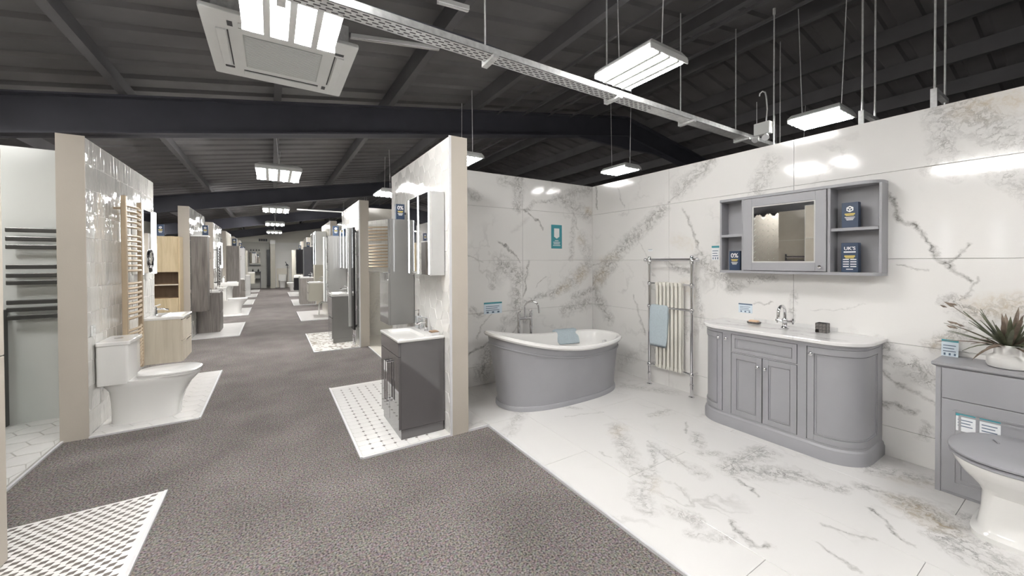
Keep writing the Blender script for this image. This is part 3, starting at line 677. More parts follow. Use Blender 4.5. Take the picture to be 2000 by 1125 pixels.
# ------------------------------------------------------------------ shared small builders (local: back y=0, front -y)
def path_strip(pts, z0, z1, off0, off1):
    """solid strip along an open plan path between two outward offsets"""
    n = len(pts); P = []
    for i in range(n):
        a = Vector(pts[max(i-1,0)]); b_ = Vector(pts[min(i+1,n-1)]); d = (b_-a).normalized()
        P.append((Vector(pts[i]), Vector((d.y,-d.x))))
    rings = [[(*(q+nn*off0),z0),(*(q+nn*off1),z0),(*(q+nn*off1),z1),(*(q+nn*off0),z1)] for q, nn in P]
    return MB().loft(rings)
def knob(parent, p, nrm, r=.014):
    nn = Vector(nrm).normalized(); p = Vector(p)
    m = MB(); m.cyl(p, p+nn*.012, .006, 8); m.tube([p+nn*.010,p+nn*.014,p+nn*.022,p+nn*.028], r, 12, radii=[r*.6,r,r*.95,r*.35])
    return m.build('knob', M_chrome, parent, smooth=True)
def mono_tap(label, loc, rz, h=.13, reach=.11, group=None):
    o = thing('basin_tap', label, 'tap', loc, rz, group)
    MB().lathe([(.026,0),(.026,.006),(.020,.012),(.019,h*.75),(.017,h*.85)], 14).build('body', M_chrome, o, smooth=True)
    MB().tube([(0,0,h*.62),(0,-reach*.5,h*.66),(0,-reach,h*.55)], .011, 10).build('spout', M_chrome, o, smooth=True)
    MB().tube([(0,0,h*.85),(0,0,h*.95),(0,-.05,h*1.12)], .007, 8).build('lever', M_chrome, o, smooth=True)
    return o
def basin_top(o, w_, d, z, m=M_ceramic, t=.025, bowl=.09, over=.008, bx=.0):
    """ceramic slab with a real sunk bowl"""
    hw = w_/2+over; R = []
    n = 8
    def ring(x0,x1,y0,y1,r,zz): return [(x,y,zz) for x,y in rrect(x0,x1,y0,y1,r,n)]
    ox0,ox1,oy0,oy1 = -hw,hw,-d-over,0
    ix0,ix1,iy0,iy1 = -hw+.05,hw-.05,-d+.035,-.13
    rings = [ring(ox0+.004,ox1-.004,oy0+.004,oy1,.010,z),ring(ox0,ox1,oy0,oy1,.010,z+.006),ring(ox0,ox1,oy0,oy1,.010,z+t-.004),ring(ox0+.004,ox1-.004,oy0+.004,oy1-.002,.010,z+t),
             ring(ix0,ix1,iy0,iy1,.05,z+t),ring(ix0+.01,ix1-.01,iy0+.01,iy1-.01,.05,z+t-.012),ring(ix0+.05,ix1-.05,iy0+.045,iy1-.04,.04,z+t-bowl),]
    b = MB().loft(rings).build('basin', m, o, smooth=True)
    MB().lathe([(.022,0),(.022,.003),(.012,.004)], 14, ((ix0+ix1)/2,(iy0+iy1)/2,z+t-bowl)).build('waste', M_chrome, b, smooth=True)
    MB().cyl((0,iy1-.022,z+t-.035),(0,iy1-.030,z+t-.037), .012, 12).build('overflow', M_chrome, b)
    return b
def vanity(label, loc, rz, w_, d, z0, h, body, front, layout='doors', handle='bar', plinth=0.0, group=None, basin_t=.025, side=None, bowl=.09):
    o = thing('vanity_unit', label, 'vanity unit', (loc[0],loc[1],0), rz, group)
    hw = w_/2; ft = .018
    B(-hw,hw,-d+ft,0,z0+plinth,z0+h).build('carcass', body, o, bevel=.0015, seg=1)
    if plinth: B(-hw+.0,hw-.0,-d+ft+.0,-.01,z0,z0+plinth-.0005).build('plinth', body, o)
    g = .003; zb, zt = z0+plinth+g, z0+h-g
    def front_panel(nm, x0, x1, a, b_):
        return B(x0,x1,-d,-d+ft-.0005,a,b_).build(nm, front, o, bevel=.002)
    if layout == 'doors':
        for s in (-1,1):
            x0, x1 = (-hw+.001,-.0015) if s < 0 else (.0015,hw-.001)
            f = front_panel('door', x0, x1, zb, zt-.11)
            if handle == 'bar':
                x = s*.032; za, zc = zb+.16, zt-.19
                MB().tube([(x,-d,za),(x,-d-.03,za),(x,-d-.03,zc),(x,-d,zc)], .0085, 8).build('handle', M_chrome, f)
            elif handle == 'knob': knob(f, (s*.03,-d,zt-.16), (0,-1,0))
        front_panel('fascia', -hw+.001, hw-.001, zt-.107, zt)
    elif layout.startswith('drawers'):
        n = int(layout[-1]); hh = (zt-zb)/n
        for k in range(n):
            f = front_panel('drawer', -hw+.001, hw-.001, zb+k*hh+.001, zb+(k+1)*hh-.012)
            if handle == 'bar': B(-hw*.35,hw*.35,-d-.022,-d,zb+(k+1)*hh-.040,zb+(k+1)*hh-.030).build('handle', M_chrome, f, bevel=.003)
            elif handle == 'lip': B(-hw*.97,hw*.97,-d-.006,-d+.01,zb+(k+1)*hh-.0115,zb+(k+1)*hh-.004).build('handle', M_darkchrome, f)
            elif handle == 'edge': B(-hw*.45,hw*.45,-d-.014,-d,zb+(k+1)*hh-.020,zb+(k+1)*hh-.013).build('handle', M_chrome, f, bevel=.002)
    basin_top(o, w_, d, z0+h+.0005, t=basin_t, bowl=min(bowl,h*.5))
    return o
def tall_cabinet(label, loc, rz, w_, d, z0, z1, body, front, split=(.5,), handle=True, group=None):
    o = thing('tall_cabinet', label, 'cabinet', (loc[0],loc[1],0), rz, group)
    hw = w_/2; B(-hw,hw,-d+.018,0,z0,z1).build('carcass', body, o, bevel=.0015, seg=1)
    cuts = [0]+list(split)+[1]
    for k in range(len(cuts)-1):
        a, b_ = z0+(z1-z0)*cuts[k]+.003, z0+(z1-z0)*cuts[k+1]-.003
        f = B(-hw+.001,hw-.001,-d,-d+.0175,a,b_).build('door', front, o, bevel=.002)
        if handle: MB().tube([(hw*.8,-d,(a+b_)/2-.06),(hw*.8,-d-.025,(a+b_)/2-.06),(hw*.8,-d-.025,(a+b_)/2+.06),(hw*.8,-d,(a+b_)/2+.06)], .005, 6).build('handle', M_chrome, f)
    return o
def led_cabinet(label, loc, rz, w_, d, z0, z1, strips, side=M_lgrey, group=None, sw=.016):
    o = thing('mirror_cabinet', label, 'mirror cabinet', (loc[0],loc[1],0), rz, group)
    hw = w_/2
    B(-hw,hw,-d+.02,0,z0,z1).build('carcass', side, o, bevel=.002)
    xs_ = [-hw]+[(s) for s in strips if -hw*.95 < s < hw*.95]+[hw]
    for k in range(len(xs_)-1):
        f = B(xs_[k]+.001,xs_[k+1]-.001,-d+.002,-d+.0195,z0,z1).build('door', side, o)
        B(xs_[k]+.004,xs_[k+1]-.004,-d-.0005,-d+.0015,z0+.004,z1-.004).build('mirror', M_mirror, f)
    for s in strips:
        B(s-sw/2,s+sw/2,-d-.003,-d-.0005,z0+.01,z1-.01).build('light_strip', M_strip, o)
    return o
def ladder_rail(label, loc, rz, w_, z0, z1, groups, m, bar_r=.011, post=.018, bow=.0, flat=None, off=.07, group=None, brackets=True, posts=(-1,1)):
    """heated towel rail: two posts and groups of bars given by their heights"""
    o = thing('towel_rail', label, 'towel rail', (loc[0],loc[1],0), rz, group)
    hw = w_/2
    for s in posts:
        B(s*hw-post,s*hw+post,-off-post*.9,-off+post*.9,z0,z1).build('post', m, o, bevel=.006, seg=2)
        if brackets:
            for zz in (z0+.08*(z1-z0), z0+.93*(z1-z0)):
                MB().cyl((s*hw,0,zz),(s*hw,-off,zz), .011, 8).build('wall_bracket', m, o)
    pr = None
    for zz in groups:
        if pr is None:
            if flat: pr = B(-hw,hw,-off-post*1.2-.012,-off-post*.7,-flat/2,flat/2).build('bar', m, o, loc=(0,0,zz), bevel=.006)
            else:
                pts = [(-hw+2*hw*k/8, -off-bow*math.sin(math.pi*k/8), 0) for k in range(9)]
                pr = MB().tube(pts, bar_r, 8).build('bar', m, o, loc=(0,0,zz), smooth=True)
        else:
            q = inst(pr, 'bar', o, (0,0,zz))
            if flat:
                b = q.modifiers.new('bevel','BEVEL'); b.width = .006; b.segments = 2
    return o
def promo_box(label, loc, rz, w_=.085, d=.05, h=.17, kind='0', group=None, small=False):
    o = thing('promotional_box', label, 'box', loc, rz, group)
    hw = w_/2
    B(-hw,hw,-d,0,0,h).build('carton', M_navy, o, bevel=.0015, seg=1)
    y = -d-.0008; R = (math.pi/2,0,0)
    if kind == '0': text_obj('0%', h*.32, M_ink_w, o, (0,y,h*.66), R)
    elif kind == 'uk':
        text_obj("UK'S", w_*.34, M_ink_w, o, (0,y,h*.76), R)
        B(-hw*.7,hw*.7,y-.0004,y+.0006,h*.67,h*.71).build('print_line', M_ink_w, o)
    elif kind == 'hex':
        lg = MB(); r0, r1 = w_*.24, w_*.16; c = h*.74
        for k in range(6):
            a0, a1 = math.radians(90+60*k), math.radians(150+60*k)
            lg.loft([[(r0*math.cos(a),yy,c+r0*math.sin(a)) for a in (a0,a1)]+[(r1*math.cos(a),yy,c+r1*math.sin(a)) for a in (a1,a0)] for yy in (y-.0004,y+.0006)])
        for k in range(3):
            a = math.radians(30+120*k+60*0); ux, uz = math.cos(a), math.sin(a); nx2, nz2 = -uz*w_*.03, ux*w_*.03
            lg.loft([[(nx2,yy,c+nz2),(ux*r1+nx2,yy,c+uz*r1+nz2),(ux*r1-nx2,yy,c+uz*r1-nz2),(-nx2,yy,c-nz2)] for yy in (y-.0004,y+.0006)])
        lg.build('hexagon_emblem', M_ink_w, o)
    if not small or True:
        B(-hw*.62,hw*.62,y-.0004,y+.0006,h*.52,h*.57).build('print_line', M_ink_y, o)
        B(-hw*.5,hw*.5,y-.0004,y+.0006,h*.475,h*.505).build('print_line', M_ink_y, o)
        rows = ((.40,.62),(.35,.5),(.30,.4)) if kind != 'uk' else ((.42,.74),(.34,.74),(.26,.74),(.18,.74),(.09,.4))
        for f, ww in rows:
            if kind == 'uk' and f > .1:
                B(-hw*.78,-hw*.08,y-.0004,y+.0006,h*f,h*(f+.03)).build('print_line', M_ink_w, o)
                B(hw*.08,hw*.78,y-.0004,y+.0006,h*f,h*(f+.03)).build('print_line', M_ink_w, o)
            else: B(-hw*ww,hw*ww,y-.0004,y+.0006,h*f,h*(f+.025)).build('print_line', M_ink_w, o)
    return o
def price_card(label, loc, rz, w_, h, head=M_teal, body=M_card, t=.003, tilt=0, rows=3, clip=False, icons=True):
    o = thing('price_card', label, 'price card', loc, rz)
    o.rotation_euler.x = tilt
    hw = w_/2
    B(-hw,hw,-t,0,0,h).build('card', body, o)
    B(-hw,hw,-t-.0006,-t+.0004,h*.86,h).build('header_strip', head, o)
    for k in range(rows):
        zz = h*(.62-k*.17)
        B(-hw*.8,hw*(.7-.2*(k%2)),-t-.0005,-t+.0004,zz,zz+h*.05).build('print_line', M_ink_d, o)
    if icons:
        for k in (-1,0,1): B(k*hw*.6-hw*.12,k*hw*.6+hw*.12,-t-.0005,-t+.0004,h*.06,h*.2).build('icon', M_ink_d, o)
    return o
def close_wc(label, loc, rz, w_=.36, proj=.62, group=None):
    """close-coupled toilet: cistern, full-skirt pan, slim seat and lid"""
    o = thing('toilet', label, 'toilet', (loc[0],loc[1],0), rz, group)
    hw = w_/2
    ci = MB().loft([[(x,y,zz) for x,y in rrect(-hw*sc,hw*sc,-.20*sc2,-.005,.02,4)] for zz, sc, sc2 in ((.37,.96,1),(.40,1,1),(.70,1,1))]).build('cistern', M_ceramic, o, smooth=True)
    MB().prism(rrect(-hw-.008,hw+.008,-.215,-.002,.022,4), .7005, .735).build('cistern_lid', M_ceramic, o, smooth=True, bevel=.006)
    MB().lathe([(.03,0),(.03,.004),(.022,.006)], 16, (0,-.10,.735)).build('flush_button', M_chrome, o, smooth=True)
    def dring(y0, y1, h, zz, n=28, flat=.18):
        # D-shaped plan: straight back, rounded front
        pts = []
        for k in range(n):
            a = 2*math.pi*k/n; c, s = math.cos(a), math.sin(a)
            ex = 2.6
            x = h*math.copysign(abs(c)**(2/ex), c); yy = math.copysign(abs(s)**(2/ex), s)
            cy = (y0+y1)/2; pts.append((x, cy+yy*(y0-y1)/2, zz))
        return pts
    MB().loft([dring(-.055,-proj*.78,hw*.78,.012),dring(-.055,-proj*.79,hw*.78,.10),dring(-.05,-proj*.83,hw*.82,.20),dring(-.04,-proj*.90,hw*.90,.29),dring(-.01,-proj*.96,hw*.97,.335),dring(-.005,-proj,hw,.365),dring(-.005,-proj,hw,.385)]).build('pan', M_ceramic, o, smooth=True)
    MB().loft([dring(-.22,-proj-.005,hw+.004,.3855),dring(-.22,-proj-.008,hw+.006,.400)]).build('seat', M_acrylic, o, smooth=True)
    MB().loft([dring(-.22,-proj-.008,hw+.006,.4025),dring(-.22,-proj-.010,hw+.007,.415),dring(-.225,-proj*.985,hw*.93,.425)]).build('lid', M_acrylic, o, smooth=True)
    MB().cyl((hw*.62,-.25,.03),(hw*.64,-.25,.03), .012, 10).build('fixing_cap', M_chrome, o)
    return o
# ------------------------------------------------------------------ BATH BAY: bath
def bath():
    cx, cy = 2.535, 3.12
    o = thing('freestanding_bath', 'grey slipper bath with white rolled rim standing against the marble', 'bath', (cx,cy,0))
    n = 72; ex = 2.5
    def rimz(x):   # slipper rim
        u = -x/.80
        return .568 + (.125*max(0,u+.15)**1.7 if u > -.15 else 0.0) + (.012*(x/.8)**2 if x > 0 else 0)
    def ring(hx_, hy_, zf, ox=0.0, e=ex):
        pts = []
        for k in range(n):
            a = 2*math.pi*k/n; c, s = math.cos(a), math.sin(a)
            x = ox+hx_*math.copysign(abs(c)**(2/e), c); y = hy_*math.copysign(abs(s)**(2/e), s)
            pts.append((x, y, zf(x)))
        return pts
    flat = lambda z: (lambda x: z)
    MB().loft([ring(.715,.335,flat(0),.0),ring(.715,.335,flat(.045),.0),ring(.708,.328,flat(.055),.0)]).build('plinth_band', M_grey, o, smooth=True)
    sh = []
    for t in [0,.12,.25,.4,.55,.7,.85,1]:
        zf = (lambda t: (lambda x: .055+(rimz(x)-.030-.055)*t))(t)
        sh.append(ring(.700+.075*t**1.4, .322+.04*t, zf, -.022*t))
    MB().loft(sh, False, False).build('outer_shell', M_grey, o, smooth=True)
    bd = lambda d0: (lambda x: rimz(x)-d0)
    MB().loft([ring(.768,.3575,bd(.118),-.018),ring(.776,.3635,bd(.114),-.019),ring(.777,.3645,bd(.104),-.019),ring(.772,.361,bd(.100),-.019)], False, False).build('moulding', M_grey, o, smooth=True)
    rr = [ring(.777,.364,bd(.040),-.022),ring(.800,.386,bd(.038),-.022),ring(.812,.398,bd(.022),-.022),ring(.808,.394,bd(.004),-.022),ring(.790,.376,bd(-.004),-.022),ring(.768,.354,bd(.004),-.022),ring(.755,.340,bd(.03),-.022)]
    for t in (.25,.5,.75,.93,1.0):
        zf = (lambda t: (lambda x: (rimz(x)-.03)*(1-t)+.17*t))(t)
        q = t**1.6
        rr.append(ring(.755-.20*q-(.10 if t == 1 else 0), .340-.10*q-(.06 if t == 1 else 0), zf, -.022+.05*q))
    tub = MB().loft(rr, False, True).build('tub', M_acrylic, o, smooth=True)
    MB().cyl((.69,0,.47),(.66,0,.468), .026, 16).build('overflow', M_chrome, tub, smooth=True)
    MB().lathe([(.03,.0),(.03,.004),(.015,.006)], 16, (.25,0,.17)).build('waste', M_chrome, tub)
    return cx, cy, rimz
bcx, bcy, rimz = bath()
# bath shower mixer on stand pipes behind the bath
o = thing('bath_tap', 'chrome bath filler with swan neck and two lever handles behind the bath', 'tap', (2.475,3.66,0))
for s in (-1,1):
    x = s*.085
    MB().lathe([(.032,.012),(.032,.02),(.016,.024),(.016,.62),(.019,.62),(.019,.66),(.016,.67),(.016,.76),(.020,.76),(.020,.79)], 12, (x,0,0)).build('stand_pipe', M_chrome, o, smooth=True)
    h = MB(); h.cyl((x,0,.79),(x,0,.815),.013,10); h.tube([(x-.03,0,.82),(x+.03,0,.82)],.007,8); h.tube([(x,-.03,.82),(x,.03,.82)],.007,8)
    h.build('cross_handle', M_chrome, o, smooth=True)
    MB().lathe([(.014,0),(.014,.018)],10,(x,0,.815)).build('handle_cap', M_ceramic, o, smooth=True)
MB().tube([(-.085,0,.735),(.085,0,.735)], .016, 12).build('bridge', M_chrome, o, smooth=True)
MB().tube([(0,0,.735),(0,0,.86)]+[(.055-.055*math.cos(a), -.06+.06*math.cos(a), .86+.075*math.sin(a)) for a in [math.pi*k/10 for k in range(1,11)]]+[(.115,-.125,.80)], .0115, 12).build('swan_neck', M_chrome, o, smooth=True)
# towel over the bath side
def cloth(name, label, cat, prof, along, w_, m, thick=.012, wav=.004, hem=True):
    """folded cloth: prof = plan-section polyline of points, extruded along vector"""
    al = Vector(along).normalized(); k = 9; rings = []
    P = [Vector(p) for p in prof]
    mesh = MB(); n = len(P)
    top = []; 
    for i in range(k+1):
        row = []
        for j in range(n):
            d = (P[min(j+1,n-1)]-P[max(j-1,0)]).normalized(); nn = al.cross(d).normalized()
            row.append((P[j]+al*(w_*(i/k-.5)) + nn*wav*math.sin(i*1.9+j*.7), nn))
        top.append(row)
    for i in range(k+1):
        ring = [p+nn*thick/2 for p, nn in top[i]] + [p-nn*thick/2 for p, nn in reversed(top[i])]
        rings.append(ring)
    o = mesh.loft(rings).build(name, m, smooth=True)
    sb = o.modifiers.new('sub','SUBSURF'); sb.levels = 1; sb.render_levels = 1
    return tag(o, label, cat)
xx = .39; z_r = rimz(xx)+.006
cloth('hand_towel', 'pale blue towel folded over the far rim of the bath', 'towel',
      [(bcx+xx,bcy+.418,z_r-.09),(bcx+xx,bcy+.414,z_r-.02),(bcx+xx,bcy+.392,z_r+.014),(bcx+xx,bcy+.350,z_r+.014),(bcx+xx,bcy+.318,z_r-.008),(bcx+xx,bcy+.295,z_r-.07),(bcx+xx,bcy+.270,z_r-.15)], (1,-.20,0), .30, M_towel, .014, .002)
# ------------------------------------------------------------------ heritage radiator
o = thing('towel_radiator', 'chrome heritage towel radiator with white columns on the marble wall', 'radiator', (3.585,2.545,0))
P0, P1 = .255, -.255
for y in (P0, P1):
    MB().lathe([(.030,.012),(.030,.018),(.016,.022),(.0155,.12),(.020,.125),(.020,.145),(.0155,.15),(.0155,1.36),(.021,1.365),(.021,1.43),(.012,1.445)], 12, (0,y,0)).build('post', M_chrome, o, smooth=True)
    for zz in (.24,.89,1.145):
        MB().ball((0,y,zz), .027).build('ball_joint', M_chrome, o, smooth=True)
    MB().cyl((0,y,1.40),(.095,y,1.40), .011, 8).build('wall_stay', M_chrome, o)
    MB().cyl((0,y,.24),(.095,y,.24), .011, 8).build('wall_stay', M_chrome, o)
MB().tube([(0,-.31,1.405),(0,.31,1.405)], .015, 12).build('top_rail', M_chrome, o, smooth=True)
for y in (-.31,.31): MB().ball((0,y,1.405), .022).build('finial', M_chrome, o, smooth=True)
MB().tube([(-.0,P1,.89),(-.0,P0,.89)], .013, 12).build('cross_rail', M_chrome, o, smooth=True)
for zz in (1.145,.24):
    for y0, y1 in ((P0,.165),(P1,-.135)):
        MB().tube([(0,y0,zz),(.02,y1,zz)], .010, 8).build('link', M_chrome, o, smooth=True)
for k in range(7):
    y = .16-k*.047
    c = MB()
    for dx in (.005,.04):
        c.lathe([(.006,.225),(.014,.235),(.0155,.26),(.0155,1.13),(.014,1.155),(.006,1.165)], 10, (dx,y,0))
    c.loft([[(-.008,y-.018,zz),(.053,y-.018,zz),(.053,y+.018,zz),(-.008,y+.018,zz)] for zz in (1.125,1.16)])
    c.loft([[(-.008,y-.018,zz),(.053,y-.018,zz),(.053,y+.018,zz),(-.008,y+.018,zz)] for zz in (.225,.26)])
    c.build('radiator_column', M_rad, o, smooth=True)
cloth('hand_towel', 'pale blue towel hanging on the rail of the heritage radiator', 'towel',
      [(3.612,2.665,.62),(3.608,2.665,.88),(3.600,2.665,.905),(3.585,2.665,.912),(3.568,2.665,.905),(3.560,2.665,.88),(3.552,2.665,.70),(3.548,2.665,.45)], (0,1,0), .235, M_towel, .012, .003)
# ------------------------------------------------------------------ big curved vanity
VY, VW, VD, VR = 1.445, 1.10, .455, .20
o = thing('vanity_unit', 'wide painted grey vanity with curved end doors and marble top', 'vanity unit', (BX-.001,VY,0), RIGHT)
def outline(w_, d, r, n=10):
    hw = w_/2
    return [(-hw,0)]+arc(-hw+r,-d+r,r,180,270,n)+arc(hw-r,-d+r,r,270,360,n)+[(hw,0)]
def subpath(w_, d, r, s0, s1, n=24):
    P = [Vector(q) for q in outline(w_, d, r, 24)]
    L_ = [0]
    for i in range(1,len(P)): L_.append(L_[-1]+(P[i]-P[i-1]).length)
    out = []
    for k in range(n+1):
        s = s0+(s1-s0)*k/n
        for i in range(1,len(P)):
            if s <= L_[i] or i == len(P)-1:
                f = (s-L_[i-1])/max(L_[i]-L_[i-1],1e-9); out.append(tuple(P[i-1].lerp(P[i], min(max(f,0),1)))); break
    return out
qa = math.pi*VR/2; str_ = VD-VR; total = 2*str_+2*qa+VW-2*VR
S = lambda x: str_+qa+(x+VW/2-VR)      # arc-length of a point on the straight front at local x
MB().loft([[(x,y,z) for x,y in outline(VW+2*e,VD+e,VR+e)] for z, e in ((.012,.022),(.075,.022),(.090,.016),(.098,.016),(.112,.004),(.118,.002))]).build('plinth', M_grey, o, smooth=True)
MB().loft([[(x,y,z) for x,y in outline(VW-.012,VD-.006,VR-.006)] for z in (.112,.815)]).build('carcass', M_greydark, o, smooth=True)
MB().loft([[(x,y,z) for x,y in outline(VW+2*e,VD+e,VR+e)] for z, e in ((.795,.0),(.800,.010),(.815,.014))]).build('cornice', M_grey, o, smooth=True)
MB().loft([[(x,y,z) for x,y in outline(VW+2*e,VD+e,VR+e)] for z, e in ((.8155,.026),(.820,.032),(.838,.032),(.844,.027))]).build('worktop', M_marC, o, smooth=True)
OFF = .0
def vdoor(nm, s0, s1, z0, z1, fw_=.042, inset=None):
    n = 26
    seg = lambda a, b_: subpath(VW-.012, VD-.006, VR-.006, a, b_, n)
    k = (2*str_+2*(math.pi*(VR-.006)/2)+(VW-.012)-2*(VR-.006))/total
    s0, s1 = s0*k, s1*k
    d = path_strip(seg(s0+.003,s1-.003), z0, z1, 0, .005)
    ob = d.build(nm, M_grey, o, smooth=True)
    for (a, b_, c0, c1) in ((s0+.003,s0+fw_,z0,z1),(s1-fw_,s1-.003,z0,z1)):
        path_strip(seg(a,b_), c0, c1, .0045, .013).build('stile', M_grey, ob, smooth=True)
    for (c0, c1) in ((z0,z0+fw_),(z1-fw_,z1)):
        path_strip(seg(s0+fw_+.0004,s1-fw_-.0004), c0, c1, .0045, .0128).build('rail', M_grey, ob, smooth=True)
    bd = .007
    for (a, b_, c0, c1) in ((s0+fw_+.006,s0+fw_+.006+bd,z0+fw_+.006,z1-fw_-.006),(s1-fw_-.006-bd,s1-fw_-.006,z0+fw_+.006,z1-fw_-.006),
                            (s0+fw_+.013,s1-fw_-.013,z0+fw_+.006,z0+fw_+.013),(s0+fw_+.013,s1-fw_-.013,z1-fw_-.013,z1-fw_-.006)):
        path_strip(seg(a,b_), c0, c1, .0045, .0095).build('bead', M_grey, ob, smooth=True)
    return ob
yf = -VD+.006-.013
KK = (2*str_+2*(math.pi*(VR-.006)/2)+(VW-.012)-2*(VR-.006))/total
def frame_piece(s0, s1, z0, z1, n=26):
    path_strip(subpath(VW-.012, VD-.006, VR-.006, s0*KK, s1*KK, n), z0, z1, -.002, .0115).build('face_frame', M_grey, o, smooth=True)
frame_piece(0, total, .788, .800, 60); frame_piece(0, total, .113, .1255, 60)
frame_piece(0, .0585, .1256, .7879); frame_piece(total-.0585, total, .1256, .7879)
frame_piece(S(-.333), S(-.264), .1256, .7879); frame_piece(S(.214), S(.270), .1256, .7879); frame_piece(S(-.2639), S(.2139), .6345, .6425)
dl = vdoor('curved_door', .06, S(-.335), .128, .785); knob(dl, (-.360,yf,.745), (0,-1,0))
dr = vdoor('curved_door', S(.272), total-.06, .128, .785); knob(dr, (.298,yf,.740), (0,-1,0))
dw = vdoor('drawer', S(-.262), S(.212), .645, .785, .030)
d1 = vdoor('door', S(-.262), S(-.024), .128, .632); knob(d1, (-.050,yf,.560), (0,-1,0))
d2 = vdoor('door', S(-.022), S(.212), .128, .632); knob(d2, (.004,yf,.560), (0,-1,0))
knob(o, (-.297,-VD+.006-.0115,.745), (0,-1,0))
# undermount basin visible as a dark rim line
B(-.30,.30,-.004,0,.8445,.875).build('upstand', M_marC, o)
# lever mixer on the worktop: cross-handle mono
ot = thing('basin_tap', 'chrome cross-handle basin mixer with tall curved spout on the marble worktop', 'tap', (3.515,1.435,.8445), RIGHT)
MB().lathe([(.030,0),(.030,.008),(.020,.02),(.017,.05),(.021,.06),(.021,.075),(.013,.085)], 14).build('body', M_chrome, ot, smooth=True)
MB().tube([(0,0,.07),(0,0,.13)]+[(0,-.055+.055*math.cos(a),.13+.055*math.sin(a)) for a in [math.pi*k/8 for k in range(1,9)]]+[(0,-.112,.10)], .012, 12).build('spout', M_chrome, ot, smooth=True)
for s in (-1,1):
    MB().tube([(s*.015,0,.055),(s*.055,0,.062)], .010, 10).build('valve', M_chrome, ot, smooth=True)
    h = MB(); h.tube([(s*.055,0,.04),(s*.055,0,.084)], .006, 8); h.tube([(s*.055,-.022,.062),(s*.055,.022,.062)], .006, 8); h.ball((s*.060,0,.062), .010, 10, 6)
    h.build('cross_handle', M_chrome, ot, smooth=True)
# soap dish + soap
ot = thing('soap_dish', 'small brown soap dish on the left of the marble worktop', 'soap dish', (3.56,1.69,.8445), RIGHT)
MB().loft([[(x,y,z) for x,y in rrect(-.05*e,.05*e,-.032*e,.032*e,.012,4)] for z, e in ((0,.86),(.006,.94),(.016,1.0),(.017,.95),(.010,.88))]).build('tray', M_stone, ot, smooth=True)
s_ = MB().loft([[(x,y,z) for x,y in rrect(-.040*e,.040*e,-.024*e,.024*e,.014,4)] for z, e in ((.0115,.85),(.016,1),(.025,1),(.030,.85))]).build('soap_bar', M_soap, smooth=True, loc=(3.56,1.69,.8445), rot=(0,0,-math.pi/2))
tag(s_, 'peach soap bar lying in the small brown dish', 'soap')
ot = thing('tumbler', 'dark mosaic cube tumbler on the right of the marble worktop', 'tumbler', (3.56,1.20,.8445), RIGHT)
MB().loft([[(x,y,z) for x,y in rrect(-e,e,-e,e,.004,2)] for z, e in ((0,.034),(.072,.034),(.072,.029),(.008,.029))]).build('cup', M_blacksat, ot)
pr = None
for k in range(4):
    for i in range(3):
        for j in range(3):
            rz_ = k*math.pi/2; u = -.0215+i*.0215; zz = .012+j*.0235
            q = Vector((u,-.0345,zz)); q.rotate(Matrix.Rotation(rz_,3,'Z'))
            mm = random.choice((0,1))
            if pr is None: pr = [B(-.0098,.0098,-.0015,.0005,-.0105,.0105).build('mosaic_tile', m_, ot, loc=q, rot=(0,0,rz_)) for m_ in (M_stone, M_mosd)][0]
            else: inst(pr, 'mosaic_tile', ot, q, (0,0,rz_))
# ------------------------------------------------------------------ wall cabinet with mirror door and shelves
cy0, cy1, cz0, cz1, cdp = .865, 1.985, 1.285, 1.955, .150
cyc, cw = (cy0+cy1)/2, cy1-cy0
o = thing('mirror_wall_cabinet', 'grey wall cabinet with mirror door between open shelves', 'cabinet', (BX-.001,cyc,0), RIGHT)
hw = cw/2
def roundboard(z0, z1, x0, x1, d, rl=0, rr_=0):
    pts = [(x0,0)]
    pts += arc(x0+rl,-d+rl,rl,180,270,8) if rl else [(x0,-d)]
    pts += arc(x1-rr_,-d+rr_,rr_,270,360,8) if rr_ else [(x1,-d)]
    pts += [(x1,0)]
    return MB().prism(pts, z0, z1)
roundboard(cz1-.022, cz1, -hw, hw, cdp+.006, .03, .10).build('top_board', M_grey, o, bevel=.002)
roundboard(cz0, cz0+.022, -hw, hw, cdp+.004, .03, .04).build('bottom_board', M_grey, o, bevel=.002)
B(-hw,hw,-.012,0,cz0+.022,cz1-.022).build('back_panel', M_grey, o)
xa, xb = -.338, .262
for x0, x1 in ((-hw,-hw+.016),(hw-.016,hw)): B(x0,x1,-cdp+.02,-.012,cz0+.022,cz1-.022).build('side_panel', M_grey, o, bevel=.002)
for x0, x1 in ((xa-.018,xa),(xb,xb+.018)): B(x0,x1,-cdp,-.012,cz0+.022,cz1-.022).build('divider', M_grey, o)
zs = 1.61
B(-hw+.016,xa-.018,-cdp+.01,-.012,zs,zs+.022).build('shelf', M_grey, o, bevel=.001, seg=1)
B(xb+.018,hw-.016,-cdp+.01,-.012,zs,zs+.022).build('shelf', M_grey, o, bevel=.001, seg=1)
x0, x1, z0, z1 = xa+.004, xb-.004, cz0+.026, cz1-.026; fr = .068
dd = B(x0+.02,x1-.02,-cdp+.006,-cdp+.016,z0+.02,z1-.02).build('mirror_door', M_grey, o)
for (a,b_,c,e) in ((x0,x0+fr,z0,z1),(x1-fr,x1,z0,z1)): B(a,b_,-cdp-.012,-cdp+.0055,c,e).build('stile', M_grey, dd, bevel=.002)
for (c,e) in ((z0,z0+fr),(z1-fr,z1)): B(x0+fr+.0003,x1-fr-.0003,-cdp-.012,-cdp+.0055,c,e).build('rail', M_grey, dd, bevel=.002)
g0, g1, h0, h1 = x0+fr, x1-fr, z0+fr, z1-fr
